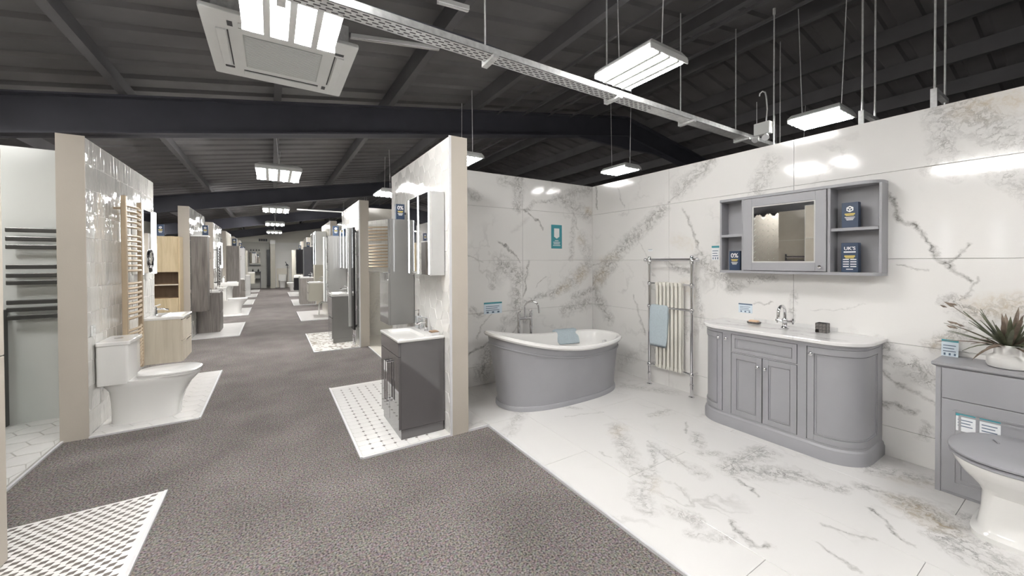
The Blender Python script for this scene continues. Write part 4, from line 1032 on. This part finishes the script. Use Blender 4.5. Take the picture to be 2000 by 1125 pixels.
for (a,b_,c,e) in ((g0,g0+.010,h0,h1),(g1-.010,g1,h0,h1),(g0+.010,g1-.010,h0,h0+.010),(g0+.010,g1-.010,h1-.010,h1)): B(a,b_,-cdp-.006,-cdp+.0055,c,e).build('bead', M_lgrey, dd)
B(g0+.009,g1-.009,-cdp-.001,-cdp+.0055,h0+.009,h1-.009).build('mirror', M_mirror, dd)
knob(dd, (x1-.034,-cdp-.012,z0+.035), (0,-1,0), .013)
promo_box('navy display box reading 0% on the lower left shelf of the grey wall cabinet', (BX-.055,1.865,cz0+.0225), RIGHT, .095, .05, .175, '0')
promo_box('navy display box with white hexagon emblem on the upper right shelf', (BX-.055,1.045,zs+.0225), RIGHT, .095, .05, .185, 'hex')
promo_box("navy display box reading UK'S on the lower right shelf", (BX-.055,1.045,cz0+.0225), RIGHT, .098, .05, .215, 'uk')
# cards, poster
o = thing('wall_poster', 'teal poster with white shield stuck on the marble back wall', 'poster', (3.06,BY-.001,1.555))
B(-.085,.085,-.003,0,0,.30).build('sheet', M_teal, o)
MB().prism([(-.042,.150),(0,.125),(.042,.150),(.042,.255),(-.042,.255)], .003, .0042).build('shield_emblem', M_ink_w, o, rot=(math.pi/2,0,0))
for k, ww in enumerate((.03,.055,.05,.06)): B(-ww,ww,-.0038,-.0028,.095-k*.02,.104-k*.02).build('print_line', M_ink_w, o)
price_card('pale blue price card on the marble wall left of the bath filler', (2.13,BY-.001,.80), FACE, .235, .13, M_teal, M_card)
price_card('pale blue price card on the wall behind the soap dish', (BX-.001,1.82,.915), RIGHT, .12, .085, M_ink_d, M_card)
price_card('pale blue price card beside the radiator and the mirror cabinet', (BX-.001,2.10,1.40), RIGHT, .075, .14, M_teal, M_cardw)
price_card('tiny dark card on the wall above the radiator top rail', (BX-.001,2.86,1.505), RIGHT, .055, .022, M_ink_d, M_cardw, rows=1, icons=False)
price_card('price card standing on the grey toilet unit by the plant', (3.62,.562,.7855), RIGHT, .072, .105, M_teal, M_card, tilt=-.08)
price_card('left of two white price cards behind the toilet lid', (3.369,.460,.405), RIGHT, .074, .10, M_teal, M_cardw, tilt=0, icons=False)
price_card('right of two white price cards behind the toilet lid', (3.369,.372,.405), RIGHT, .074, .10, M_teal, M_cardw, tilt=0, icons=False)
# ------------------------------------------------------------------ toilet unit, toilet, plant
uy0, uy1 = -.11, .578; uc = (uy0+uy1)/2; uw = uy1-uy0
o = thing('toilet_unit', 'painted grey back-to-wall toilet cabinet with panelled front', 'cabinet', (BX-.001,uc,0), RIGHT)
hw = uw/2; ud = .300
B(-hw,hw,-ud,0,.012,.760).build('carcass', M_grey, o, bevel=.002)
MB().loft([[(x,y,z) for x,y in ((-hw-e,0),(-hw-e,-ud-e),(hw+e,-ud-e),(hw+e,0))] for z, e in ((.7605,.004),(.765,.012),(.772,.018),(.785,.018))]).build('top', M_grey, o)
pp = B(-hw+.024,hw-.004,-ud-.010,-ud-.0005,.03,.575).build('front_panel', M_grey, o, bevel=.002)
B(-hw+.024,hw-.004,-ud-.010,-ud-.0005,.579,.757).build('service_panel', M_grey, o, bevel=.002)
for e, zz in ((.060,.0),(.082,.0)):
    for s in (-1,1): B(s*(hw-.014-e)-.005,s*(hw-.014-e)+.005,-ud-.0145,-ud-.0095,.03+e,.575-e).build('bead', M_grey, pp)
    for c in (.03+e,.575-e): B(-hw+.014+e,hw-.014-e,-ud-.0143,-ud-.0093,c-.005,c+.005).build('bead', M_grey, pp)
B(-hw-.0015,-hw+.020,-ud-.004,-ud+.02,.012,.758).build('corner_post', M_grey, o)
o = thing('toilet', 'white pedestal toilet with painted grey seat before the grey cabinet', 'toilet', (3.353,.258,0), RIGHT)
def oval(hx_, y0, y1, z, n=36, e=2.2, back=.0):
    pts = []
    for k in range(n):
        a = 2*math.pi*k/n; c, s = math.cos(a), math.sin(a)
        x = hx_*math.copysign(abs(c)**(2/e), c); yy = (y0+y1)/2+(y0-y1)/2*math.copysign(abs(s)**(2/e), s)
        pts.append((x,yy,z))
    return pts
MB().loft([oval(.145,0,-.40,.012,e=4),oval(.145,0,-.40,.035,e=4),oval(.132,0,-.385,.048,e=4),oval(.122,0,-.375,.060,e=4.5),oval(.112,0,-.36,.15,e=4.5),oval(.112,-.0,-.36,.235,e=4),oval(.130,.0,-.385,.265,e=3.2),oval(.182,.0,-.46,.33,e=2.5),oval(.206,.0,-.515,.385,e=2.3),oval(.211,.0,-.52,.405,e=2.3)]).build('pan', M_ceramic, o, smooth=True)
MB().loft([oval(.211,-.02,-.525,.4055),oval(.218,-.015,-.532,.411),oval(.218,-.015,-.532,.419),oval(.211,-.02,-.525,.424)]).build('seat', M_grey, o, smooth=True)
MB().loft([oval(.211,-.02,-.525,.4275),oval(.219,-.013,-.534,.432),oval(.219,-.013,-.534,.440),oval(.205,-.025,-.52,.449),oval(.10,-.12,-.40,.452)]).build('lid', M_grey, o, smooth=True)
h = MB(); h.tube([(-.085,-.16,.4515),(-.075,-.19,.458),(-.06,-.21,.4525)], .005, 8); h.build('lid_hook', M_chrome, o, smooth=True)
# plant
pot = MB().lathe([(.055,0),(.075,.004),(.082,.02),(.082,.050),(.076,.062),(.058,.072),(.054,.080),(.055,.128),(.049,.130),(.048,.108),(.02,.106)], 28)
o = thing('potted_plant', 'spiky olive plant in a white pot on the grey toilet cabinet', 'plant', (3.515,.325,.7855))
pot.build('pot', M_pot, o, smooth=True)
MB().lathe([(.045,.104),(.045,.116),(.01,.118)], 16).build('soil', M_blacksat, o)
rnd = random.Random(3)
for k in range(70):
    az = rnd.uniform(0, 2*math.pi); el = rnd.uniform(.22, 1.45); ln_ = rnd.uniform(.15,.29)*(1.0 if el < 1.1 else .85); droop = rnd.uniform(.0,.12)*(1.5-el)
    pts = []; n = 7
    for i in range(n):
        t = i/(n-1); r_ = .012+ln_*t*math.cos(el); z_ = .115+ln_*t*math.sin(el)-droop*t*t
        pts.append(Vector((r_*math.cos(az), r_*math.sin(az), z_)))
    side = Vector((-math.sin(az), math.cos(az), 0)); lf = MB(); rings = []
    wd = rnd.uniform(.007,.012)
    for i, q in enumerate(pts):
        t = i/(n-1); ww = wd*(math.sin(math.pi*min(t*.85+.15,1))**.7)+.0006
        upv = (side.cross((pts[min(i+1,n-1)]-pts[max(i-1,0)]).normalized())).normalized()
        rings.append([q-side*ww+upv*ww*.25, q-upv*.0012, q+side*ww+upv*ww*.25, q+upv*.0012+upv*ww*.1])
    if max(q.x for q in pts) > .150: continue
    lf.loft(rings).build('leaf', M_leaf if rnd.random() < .7 else M_leaf2, o, smooth=True)
for (dx, dy, dz) in ((-.06,.20,.24),(-.1,.16,.12)):   # seed-head sprays
    st = MB().tube([(0,0,.09),(dx*.5,dy*.5,.09+dz*.6),(dx,dy,.09+dz)], .0018, 5).build('stem', M_leaf2, o)
    for k in range(5):
        c = Vector((dx,dy,.09+dz))+Vector((rnd.uniform(-.02,.02),rnd.uniform(-.03,.03),rnd.uniform(-.02,.03)))
        MB().tube([c,c+Vector((.0,.014,.004)),c+Vector((.0,.030,.012))], .006, 6, radii=[.001,.007,.001]).build('leaf', M_leaf2, st, smooth=True)
# ------------------------------------------------------------------ RIGHT ROW, first wall
vanity('high gloss dark grey floor vanity with two long chrome handles and white basin', (XR-.012,3.225), RIGHT, .55, .375, .013, .755, M_gloss, M_gloss, 'doors', 'bar', plinth=.075, basin_t=.022)
mono_tap('chrome square-necked tap on the gloss grey vanity basin', (XR-.06,3.225,.7915), RIGHT, .12, .10)
o = thing('soap_dispenser', 'clear pump soap bottle at the back of the gloss vanity basin', 'soap bottle', (XR-.07,3.41,.7915))
MB().prism(rrect(-.028,.028,-.028,.028,.008,3), 0, .11).build('bottle', M_bottle, o, bevel=.004)
MB().lathe([(.012,.11),(.012,.13),(.005,.132),(.005,.155),(.010,.156),(.010,.168)], 12).build('pump', M_chrome, o, smooth=True)
MB().tube([(0,0,.162),(-.035,0,.160)], .004, 6).build('nozzle', M_chrome, o)
o = thing('chrome_caddy', 'square chrome caddy standing behind the gloss vanity tap', 'caddy', (XR-.07,3.32,.7915))
for a, b_ in ((-.025,-.025),(.025,-.025),(.025,.025),(-.025,.025)): MB().cyl((a,b_,0),(a,b_,.10), .004, 6).build('leg', M_chrome, o)
for zz in (.006,.05,.10): MB().tube([(-.025,-.025,zz),(.025,-.025,zz),(.025,.025,zz),(-.025,.025,zz),(-.025,-.025,zz)], .0035, 6).build('ring', M_chrome, o)
o = thing('soap_dish', 'chrome and brown soap dish at the near corner of the gloss vanity', 'soap dish', (XR-.07,3.03,.7915))
MB().loft([[(x,y,z) for x,y in rrect(-.04*e,.04*e,-.045*e,.045*e,.012,4)] for z, e in ((0,.8),(.012,.95),(.022,1),(.023,.94),(.012,.85))]).build('tray', M_chrome, o, smooth=True)
MB().loft([[(x,y,z) for x,y in rrect(-.030*e,.030*e,-.036*e,.036*e,.012,4)] for z, e in ((.0135,.9),(.018,1),(.027,1),(.031,.85))]).build('soap', M_oakd, o, smooth=True)
led_cabinet('mirror cabinet with three bright light strips above the gloss vanity', (XR-.012,3.205), RIGHT, .55, .128, 1.285, 1.965, [-.262,.262,.0], sw=.020)
# tall cabinet: upper section with the mirror door ajar
o = thing('tall_cabinet', 'tall grey gloss wall cabinet with a mirrored door ajar beyond the gloss vanity', 'cabinet', (XR-.012,3.885,0), RIGHT)
hw = .165
B(-hw,hw,-.235,0,.785,1.81).build('carcass', M_gloss2, o, bevel=.002)
B(-hw+.001,hw-.001,-.255,-.2355,.788,1.29).build('door', M_gloss2, o, bevel=.002)
MB().tube([(hw-.03,-.255,1.22),(hw-.03,-.275,1.22),(hw-.03,-.275,1.28),(hw-.03,-.255,1.28)], .005, 6).build('handle', M_chrome, o)
md = B(-.32,0,-.018,0,1.295,1.808).build('mirror_door', M_gloss2, o, loc=(hw-.002,-.237,0), rot=(0,0,math.radians(22)))
B(-.316,-.004,-.0195,-.0182,1.299,1.804).build('mirror', M_mirror, md)
promo_box('navy display box reading 0% on top of the tall gloss cabinet', (1.085,3.86,1.8105), 0, .085, .05, .16, '0')
o = thing('tap_display', 'small black tap on top of the tall gloss cabinet', 'tap', (1.13,3.98,1.8105))
MB().lathe([(.02,0),(.02,.01),(.008,.015),(.008,.14)], 10).build('stem', M_blacksat, o, smooth=True)
MB().tube([(0,0,.09),(.06,0,.09)], .012, 8).build('arm', M_blacksat, o, smooth=True)
# ---- second right wall
vanity('mid grey gloss vanity with white basin on the chip mosaic panel', (XR-.012,7.36), RIGHT, .52, .345, .013, .79, M_gloss2, M_gloss2, 'drawers2', 'edge', plinth=.07, basin_t=.045)
mono_tap('flat chrome waterfall tap on the second grey vanity', (XR-.07,7.36,.848), RIGHT, .11, .12)
led_cabinet('mirror cabinet with light strips above the second grey vanity', (XR-.012,7.33), RIGHT, .70, .12, 1.28, 1.98, [-.34,.0,.34], sw=.014)
o = thing('panel_radiator', 'tall black panel radiator beside the second beige wall end', 'radiator', (XR-.012,6.75,0), RIGHT)
for k in range(4): B(-.12+k*.062,-.12+k*.062+.056,-.075,-.045,.28,1.96).build('panel', M_black, o, bevel=.004)
B(-.10,.10,-.045,-.03,.32,.36).build('manifold', M_blacksat, o); B(-.10,.10,-.045,-.03,1.88,1.92).build('manifold', M_blacksat, o)
for zz in (.34,1.9): MB().cyl((0,0,zz),(0,-.04,zz), .012, 8).build('wall_bracket', M_blacksat, o)
MB().cyl((-.06,-.05,.012),(-.06,-.05,.29), .014, 10).build('valve_pipe', M_chrome, o); MB().cyl((.06,-.05,.012),(.06,-.05,.29), .014, 10).build('valve_pipe', M_chrome, o)
tag(B(XR-.115,XR-.012,6.92,6.955,.30,1.97).build('edge_panel', M_lgrey, bevel=.002), 'narrow light grey end panel between the black radiator and the grey vanity', 'panel')
o = tall_cabinet('tall ribbed grey cabinet behind the second mirror cabinet', (XR-.012,8.02), RIGHT, .50, .32, .62, 1.88, M_gloss2, M_gloss2, (.5,))
for k in range(8): B(-.258,-.25,-.30+k*.037,-.285+k*.037,.63,1.87).build('rib', M_twood, o)
promo_box('navy display box on top of the ribbed grey cabinet', (1.02,7.90,1.8805), 0, .10, .05, .19, 'hex')
MB().tube([(-.235,-.337,.62),(-.235,-.337,1.88)], .016, 10).build('corner_post', M_plastic, o)
# ---- third right wall
vanity('wall-hung greige drawer vanity with white basin', (XR-.012,11.05), RIGHT, .50, .43, .40, .45, M_greige, M_greige, 'drawers2', 'lip', basin_t=.03)
mono_tap('small chrome tap on the greige vanity', (XR-.07,11.05,.8815), RIGHT)
o = thing('bottle_trap', 'pale curved waste pipe under the greige vanity', 'pipe', (XR-.002,11.2,0))
MB().tube([(0,0,.33),(-.10,0,.33),(-.16,0,.30),(-.17,0,.20),(-.17,0,.013)], .02, 10).build('pipe', M_plastic, o, smooth=True)
led_cabinet('white mirror cabinet with a lit front beside the greige vanity', (XR-.012,11.15), RIGHT, .5, .26, 1.32, 2.18, [-.235,.235], side=M_plastic, sw=.014)
o = tall_cabinet('greige tall cabinet on the third right wall', (XR-.012,11.8), RIGHT, .36, .22, .55, 1.9, M_greige, M_greige, (.5,))
# ---- fourth right wall
vanity('dark grey floor vanity with white basin far along the right row', (XR-.012,14.42), RIGHT, .60, .44, .013, .85, M_twood, M_twood, 'drawers2', 'lip', basin_t=.035)
mono_tap('tiny chrome tap on the far dark grey vanity', (XR-.08,14.42,.8995), RIGHT)
tall_cabinet('tall slate grey cabinet far along the right row', (XR-.012,15.3), RIGHT, .45, .26, .80, 1.92, mat('slate_lacquer',(.075,.075,.085),.3), mat('slate_lacquer_front',(.08,.08,.09),.3), (.5,))
promo_box('small pale display box on the slate grey cabinet', (1.08,15.25,1.9205), 0, .10, .06, .17, 'hex')
# ---- fifth right wall
vanity('wall-hung black vanity with thick white basin', (XR-.012,17.95), RIGHT, .55, .46, .25, .50, M_black, M_black, 'drawers2', 'none', basin_t=.10, bowl=.12)
tall_cabinet('tall black gloss cabinet near the end wall', (XR-.012,18.6), RIGHT, .45, .34, .88, 1.92, M_black, M_black, (.5,))
promo_box('small dark display box on the tall black cabinet', (1.0,18.5,1.9205), 0, .09, .06, .17, 'hex')
o = thing('slatted_cabinet', 'greige slatted tall cabinet by the end wall on the right', 'cabinet', (XR-.012,22.0,0), RIGHT)
B(-.25,.25,-.36,0,.40,1.98).build('carcass', M_greige, o)
for k in range(6): B(-.248,.248,-.372,-.3605,.42+k*.26,.42+k*.26+.245).build('drawer', M_greige, o)
for k in range(6): B(-.262,-.2505,-.35,-.01,.42+k*.26,.42+k*.26+.245).build('slat', M_greige, o)
close_wc('white toilet standing on the right before the end wall', (XR-.01,20.9), RIGHT)
# ------------------------------------------------------------------ LEFT ROW
close_wc('white close-coupled toilet beside the bronze towel rail', (XL+.013,4.66), LEFT, .37, .66)
ladder_rail('tall bronze ladder towel rail on the glossy tiled wall', (XL+.012,5.23), LEFT, .50, .30, 2.03,
   [.36+.035*k for k in range(12)]+[.86+.048*k for k in range(8)]+[1.32+.048*k for k in range(8)]+[1.74+.050*k for k in range(5)], M_brass, .0125, .021, .035)
vanity('wall-hung light oak drawer vanity with white basin', (XL+.012,6.17), LEFT, .55, .345, .225, .505, M_oak, M_oak, 'drawers2', 'edge', basin_t=.03)
mono_tap('chrome lever tap on the light oak vanity', (XL+.07,6.12,.762), LEFT, .12, .12)
o = thing('led_mirror', 'mirror with two glowing side strips and round shaving mirror above the oak vanity', 'mirror', (XL+.012,5.82,0), LEFT)
B(-.30,.30,-.055,0,1.275,1.985).build('body', M_lgrey, o)
B(-.215,.235,-.0585,-.0555,1.28,1.98).build('mirror', M_mirror, o)
B(-.315,-.225,-.075,-.0555,1.27,1.99).build('light_strip', M_strip, o); B(.245,.315,-.075,-.0555,1.27,1.99).build('light_strip', M_strip, o)
ring = MB().tube([(.12+.085*math.cos(a),-.067,1.44+.105*math.sin(a)) for a in [2*math.pi*k/24 for k in range(25)]], .008, 8).build('shaving_mirror_ring', M_chrome, o, smooth=True)
MB().prism([(.12+.082*math.cos(a),1.44+.102*math.sin(a)) for a in [2*math.pi*k/24 for k in range(24)]], .0605, .064).build('shaving_mirror', M_mirror, ring, rot=(math.pi/2,0,0))
MB().tube([(.12,-.066,1.335),(.13,-.066,1.29)], .010, 8).build('stem', M_darkchrome, o)
o = thing('isolator_switch', 'small white switch low on the tiled wall above the toilet cistern', 'switch', (XL+.010,4.45,.80), LEFT)
B(-.03,.03,-.012,0,0,.09).build('plate', M_plastic, o, bevel=.003); B(-.012,.012,-.018,-.012,.03,.06).build('rocker', M_plastic, o)
# near left bay: grey towel rail on the pale wall, glass profile, tall cabinet at the picture edge
ladder_rail('dark grey flat-bar towel rail on the pale wall of the left bay', (-1.66,5.041), FACE, .47, .86, 1.74,
   [1.68,1.605,1.537,1.367,1.294,1.232,1.065,1.003,.935], M_darkchrome, .01, .012, 0, flat=.040, off=.05, posts=(1,))
o = thing('shower_screen', 'clear shower screen with grey wall profile in the left bay', 'shower screen', (-1.93,4.96,.013))
B(-.016,.016,-.02,.079,0,.99).build('profile', M_darkchrome, o)
B(-.004,.004,-.72,-.02,.01,.985).build('glass_pane', M_glass, o)
o = tall_cabinet('tall beige cabinet cut off by the left picture edge', (XL+.012,2.50), LEFT, .50, .19, .013, 1.93, M_beige, M_beige, (.5,), handle=False)
ladder_rail('chrome towel rail on the taupe stub wall, seen in the mirror', (-1.898,3.36), LEFT, .50, .75, 1.52, [.86,.98,1.10,1.22,1.30,1.38,1.46], M_chrome, .02, .016, 0)
for yc, lb in ((1.635,'lit mirror on the taupe wall beside the camera'),(.64,'second lit mirror on the taupe wall beside the camera')):
    o = thing('led_mirror', lb, 'mirror', (XL+.012,yc,0), LEFT)
    B(-.26,.26,-.04,0,1.36,1.98).build('body', M_lgrey, o); B(-.225,.225,-.0435,-.0405,1.37,1.97).build('mirror', M_mirror, o)
    for c in (-.245,.245): B(c-.02,c+.02,-.05,-.0405,1.36,1.98).build('light_strip', M_strip, o)
# tall oak cabinet in the second bay
o = thing('tall_cabinet', 'tall oak cabinet with two open niches in the second left bay', 'cabinet', (-1.53,8.62,0), FACE)
hw, d = .225, .30; za = [0.012,.80,1.03,1.235,1.83]
B(-hw,-hw+.018,-d,0,.012,1.83).build('side_panel', M_oak2, o); B(hw-.018,hw,-d,0,.012,1.83).build('side_panel', M_oak2, o)
B(-hw+.018,hw-.018,-.012,0,.012,1.83).build('back_panel', M_oakd, o)
for zz in (.012,.79,1.02,1.235,1.812): B(-hw+.018,hw-.018,-d+.002,-.012,zz,zz+.018).build('shelf', M_oak2 if zz != 1.02 else M_oak, o)
B(-hw+.019,hw-.019,-d-.016,-d+.0015,1.240,1.828).build('door', M_oak2, o, bevel=.002)
B(-hw+.019,hw-.019,-d-.016,-d+.0015,.02,.80).build('door', M_oak2, o, bevel=.002)
for s in (-1,1): B(s*(hw-.020)-.003,s*(hw-.020)+.003,-d+.01,-.013,.81,1.233).build('niche_lining', M_oakd, o)
B(-hw+.021,hw-.021,-d+.01,-.013,.8085,.812).build('niche_lining', M_oakd, o); B(-hw+.021,hw-.021,-d+.01,-.013,1.0395,1.043).build('niche_lining', M_oakd, o)
promo_box('navy display box on top of the tall oak cabinet', (-1.545,8.40,1.8305), 0, .085, .05, .19, 'hex')
# second left wall
tall_cabinet('tall dark grey wood wall cabinet on the second left wall', (XL+.012,9.08), LEFT, .28, .235, .495, 1.87, M_dwood, M_dwood, (.5,))
tag(B(XL+.012,-1.0,8.93,9.24,1.8705,1.895).build('cabinet_shelf_top', M_plastic, bevel=.003), 'white shelf top on the dark grey wood wall cabinet', 'shelf')
promo_box('navy display box on the white shelf of the dark wood cabinet', (-1.05,9.10,1.8955), 0, .085, .05, .19, 'hex')
tag(MB().prism(rrect(-.055,.055,-.04,.04,.01,3), 0, .07).build('grey_basket', M_lgrey, loc=(-1.16,9.05,1.8955), bevel=.004), 'low grey basket on the white shelf of the dark wood cabinet', 'basket')
vanity('dark grey wood floor vanity with white basin on the second left wall', (XL+.012,9.78), LEFT, .55, .36, .013, .78, M_dwood, M_dwood, 'drawers2', 'edge', basin_t=.035)
# third left wall
ladder_rail('chrome ladder towel rail on the third left wall', (XL+.012,12.4), LEFT, .42, .80, 1.78, [.85+.07*k for k in range(13)], M_darkchrome, .014, .014, .02)
o = thing('led_mirror', 'rectangular mirror with glowing white frame on the third left wall', 'mirror', (XL+.012,13.05,0), LEFT)
B(-.36,.36,-.05,0,1.25,1.92).build('body', M_lgrey, o)
for a, b_, c, e in ((-.37,-.30,1.24,1.93),(.30,.37,1.24,1.93),(-.30,.30,1.24,1.31),(-.30,.30,1.86,1.93)): B(a,b_,-.065,-.0505,c,e).build('light_strip', M_strip, o)
B(-.30,.30,-.056,-.0505,1.31,1.86).build('mirror', M_mirror, o)
close_wc('white close-coupled toilet on the cream panel at the third left wall', (XL+.013,12.75), LEFT, .37, .66)
o = thing('pedestal_basin', 'white pedestal basin beyond the toilet on the third left wall', 'basin', (XL+.012,13.6,0), LEFT)
MB().lathe([(.11,.012),(.09,.03),(.075,.2),(.08,.6),(.11,.72)], 20, (0,-.19,0)).build('pedestal', M_ceramic, o, smooth=True)
basin_top(o, .52, .42, .72, t=.11, bowl=.10)
o = thing('soap_bottle', 'white soap bottle on the pedestal basin', 'soap bottle', (XL+.08,13.5,.831))
MB().lathe([(.03,0),(.03,.10),(.012,.12),(.012,.14)], 12).build('bottle', M_plastic, o, smooth=True)
MB().tube([(0,0,.14),(0,0,.16),(.03,0,.16)], .005, 6).build('pump', M_chrome, o)
# fourth to sixth left walls
tall_cabinet('tall taupe wood cabinet reaching low on the fourth left wall', (XL+.012,15.6), LEFT, .50, .33, .34, 1.93, M_twood, M_twood, (.5,))
promo_box('grey and navy display box on the tall taupe cabinet', (-1.05,15.55,1.9305), 0, .12, .06, .24, 'hex')
vanity('white basin vanity with taupe front on the fourth left wall', (XL+.012,16.6), LEFT, .5, .42, .013, .76, M_twood, M_twood, 'drawers2', 'edge', basin_t=.04)
tall_cabinet('tall pale grey cabinet on the fifth left wall', (XL+.012,18.55), LEFT, .45, .33, .55, 1.95, M_lgrey, M_lgrey, (.5,))
promo_box('small brown and navy display box on the tall pale grey cabinet', (-1.06,18.5,1.9505), 0, .10, .06, .20, 'hex')
vanity('white basin vanity on the fifth left wall', (XL+.012,19.4), LEFT, .5, .46, .013, .80, M_lgrey, M_lgrey, 'drawers2', 'edge', basin_t=.05)
tall_cabinet('tall tan cabinet on the sixth left wall', (XL+.012,21.65), LEFT, .40, .26, .55, 1.93, M_greige, M_greige, (.5,))
promo_box('dark display box on the tall tan cabinet', (-1.12,21.6,1.9305), 0, .10, .06, .17, 'hex')
vanity('wall-hung basin vanity nearest the end wall on the left', (XL+.012,22.6), LEFT, .55, .52, .35, .50, M_greige, M_greige, 'drawers2', 'edge', basin_t=.06)
# ------------------------------------------------------------------ END WALL
B(-4.0,-.12,Y1-.125,Y1-.1,0,2.45).build('panel', M_greywall, ew); B(.12,4.0,Y1-.125,Y1-.1,0,2.45).build('panel', M_white, ew)
o = thing('end_pillar', 'beige pillar in the middle of the end wall', 'pillar', (.03,Y1-.35,0))
B(-.11,.11,-.22,.22,0,2.35).build('shaft', M_greige, o); B(-.12,.12,-.23,.23,2.3505,2.55).build('head', M_plastic, o)
tag(B(-.24,-.10,Y1-.40,Y1-.13,.12,2.05).build('column_radiator', M_blacksat), 'dark tall towel radiator on the left of the end pillar', 'radiator')
o = thing('wall_sign', 'row of dark letters mounted on the end wall', 'sign', (-.40,Y1-.135,2.50))
for k in range(5):
    q = B(-.19+k*.078,-.19+k*.078+.06,-.01,.03,0,.13).build('letter', M_steel, o)
o = thing('mirror_cabinet', 'small mirror cabinet with spotlights on the end wall', 'mirror cabinet', (-.76,Y1-.126,0))
B(-.24,.24,-.11,0,1.25,1.98).build('carcass', M_greywall, o)
for k in range(4): B(-.235+k*.118,-.235+k*.118+.114,-.116,-.1105,1.33,1.90).build('mirror', M_mirror, o)
B(-.25,.25,-.13,0,1.22,1.2495).build('shelf', M_steel, o)
for k in range(4): MB().tube([(-.18+k*.12,-.08,1.98),(-.18+k*.12,-.10,2.06)], .02, 8).build('spotlight', M_steel, o)
o = thing('console_table', 'black metal console on the end wall with two small bottles', 'console', (-.75,Y1-.126,0))
B(-.24,.24,-.30,0,.86,.89).build('top', M_steel, o)
for s in (-1,1):
    for y in (-.28,-.02): MB().cyl((s*.22,y,0),(s*.22,y,.86), .012, 6).build('leg', M_steel, o)
B(-.23,.23,-.29,-.01,.50,.52).build('shelf', M_steel, o); B(-.22,.22,-.02,-.01,.53,.855).build('back_mesh', M_greywall, o)
for i, x in enumerate((-.86,-.62)):
    tag(MB().lathe([(.035,0),(.035,.09),(.012,.11),(.012,.15)], 10).build('soap_bottle', M_blacksat, loc=(x,Y1-.30,.8905), smooth=True), ('left','right')[i]+' dark bottle on the black console by the end wall', 'bottle')
close_wc('white toilet against the end wall right of the pillar', (.46,Y1-.146), FACE)
tag(B(.20,.76,Y1-.142,Y1-.128,.012,1.05).build('boxing_panel', M_cream), 'low cream boxing behind the end wall toilet', 'panel')
o = thing('wall_shower', 'dark wall shower on a chrome arm at the end wall', 'shower', (.62,Y1-.126,1.15))
MB().tube([(0,0,.25),(0,-.12,.22),(.05,-.2,.12)], .014, 8).build('arm', M_steel, o); MB().lathe([(.02,.05),(.07,.0),(.07,-.02)], 14, (.06,-.22,.07)).build('rose', M_steel, o, smooth=True)
MB().tube([(.08,0,.02),(.08,-.03,-.5),(.05,-.03,-.9)], .012, 6).build('hose', M_steel, o)

# ------------------------------------------------------------------ groups of repeats
GROUPS = {'ceiling light': 'suspended four-tube ceiling lights', 'floor panel': 'tiled floor panels along the aisle', 'box': 'navy promotional boxes',
          'price card': 'price cards in the bath display', 'vanity unit': 'basin vanity units', 'tap': 'chrome taps', 'towel rail': 'ladder towel rails', 'toilet': 'display toilets',
          'mirror cabinet': 'mirror cabinets on the walls', 'mirror': 'lit wall mirrors', 'batten': 'battens under the roof', 'pipe hanger': 'trapeze hangers', 'towel': 'pale blue towels'}
for ob in list(SC.objects):
    if ob.parent is None and ob.get('category') in GROUPS and 'group' not in ob: ob['group'] = GROUPS[ob['category']]
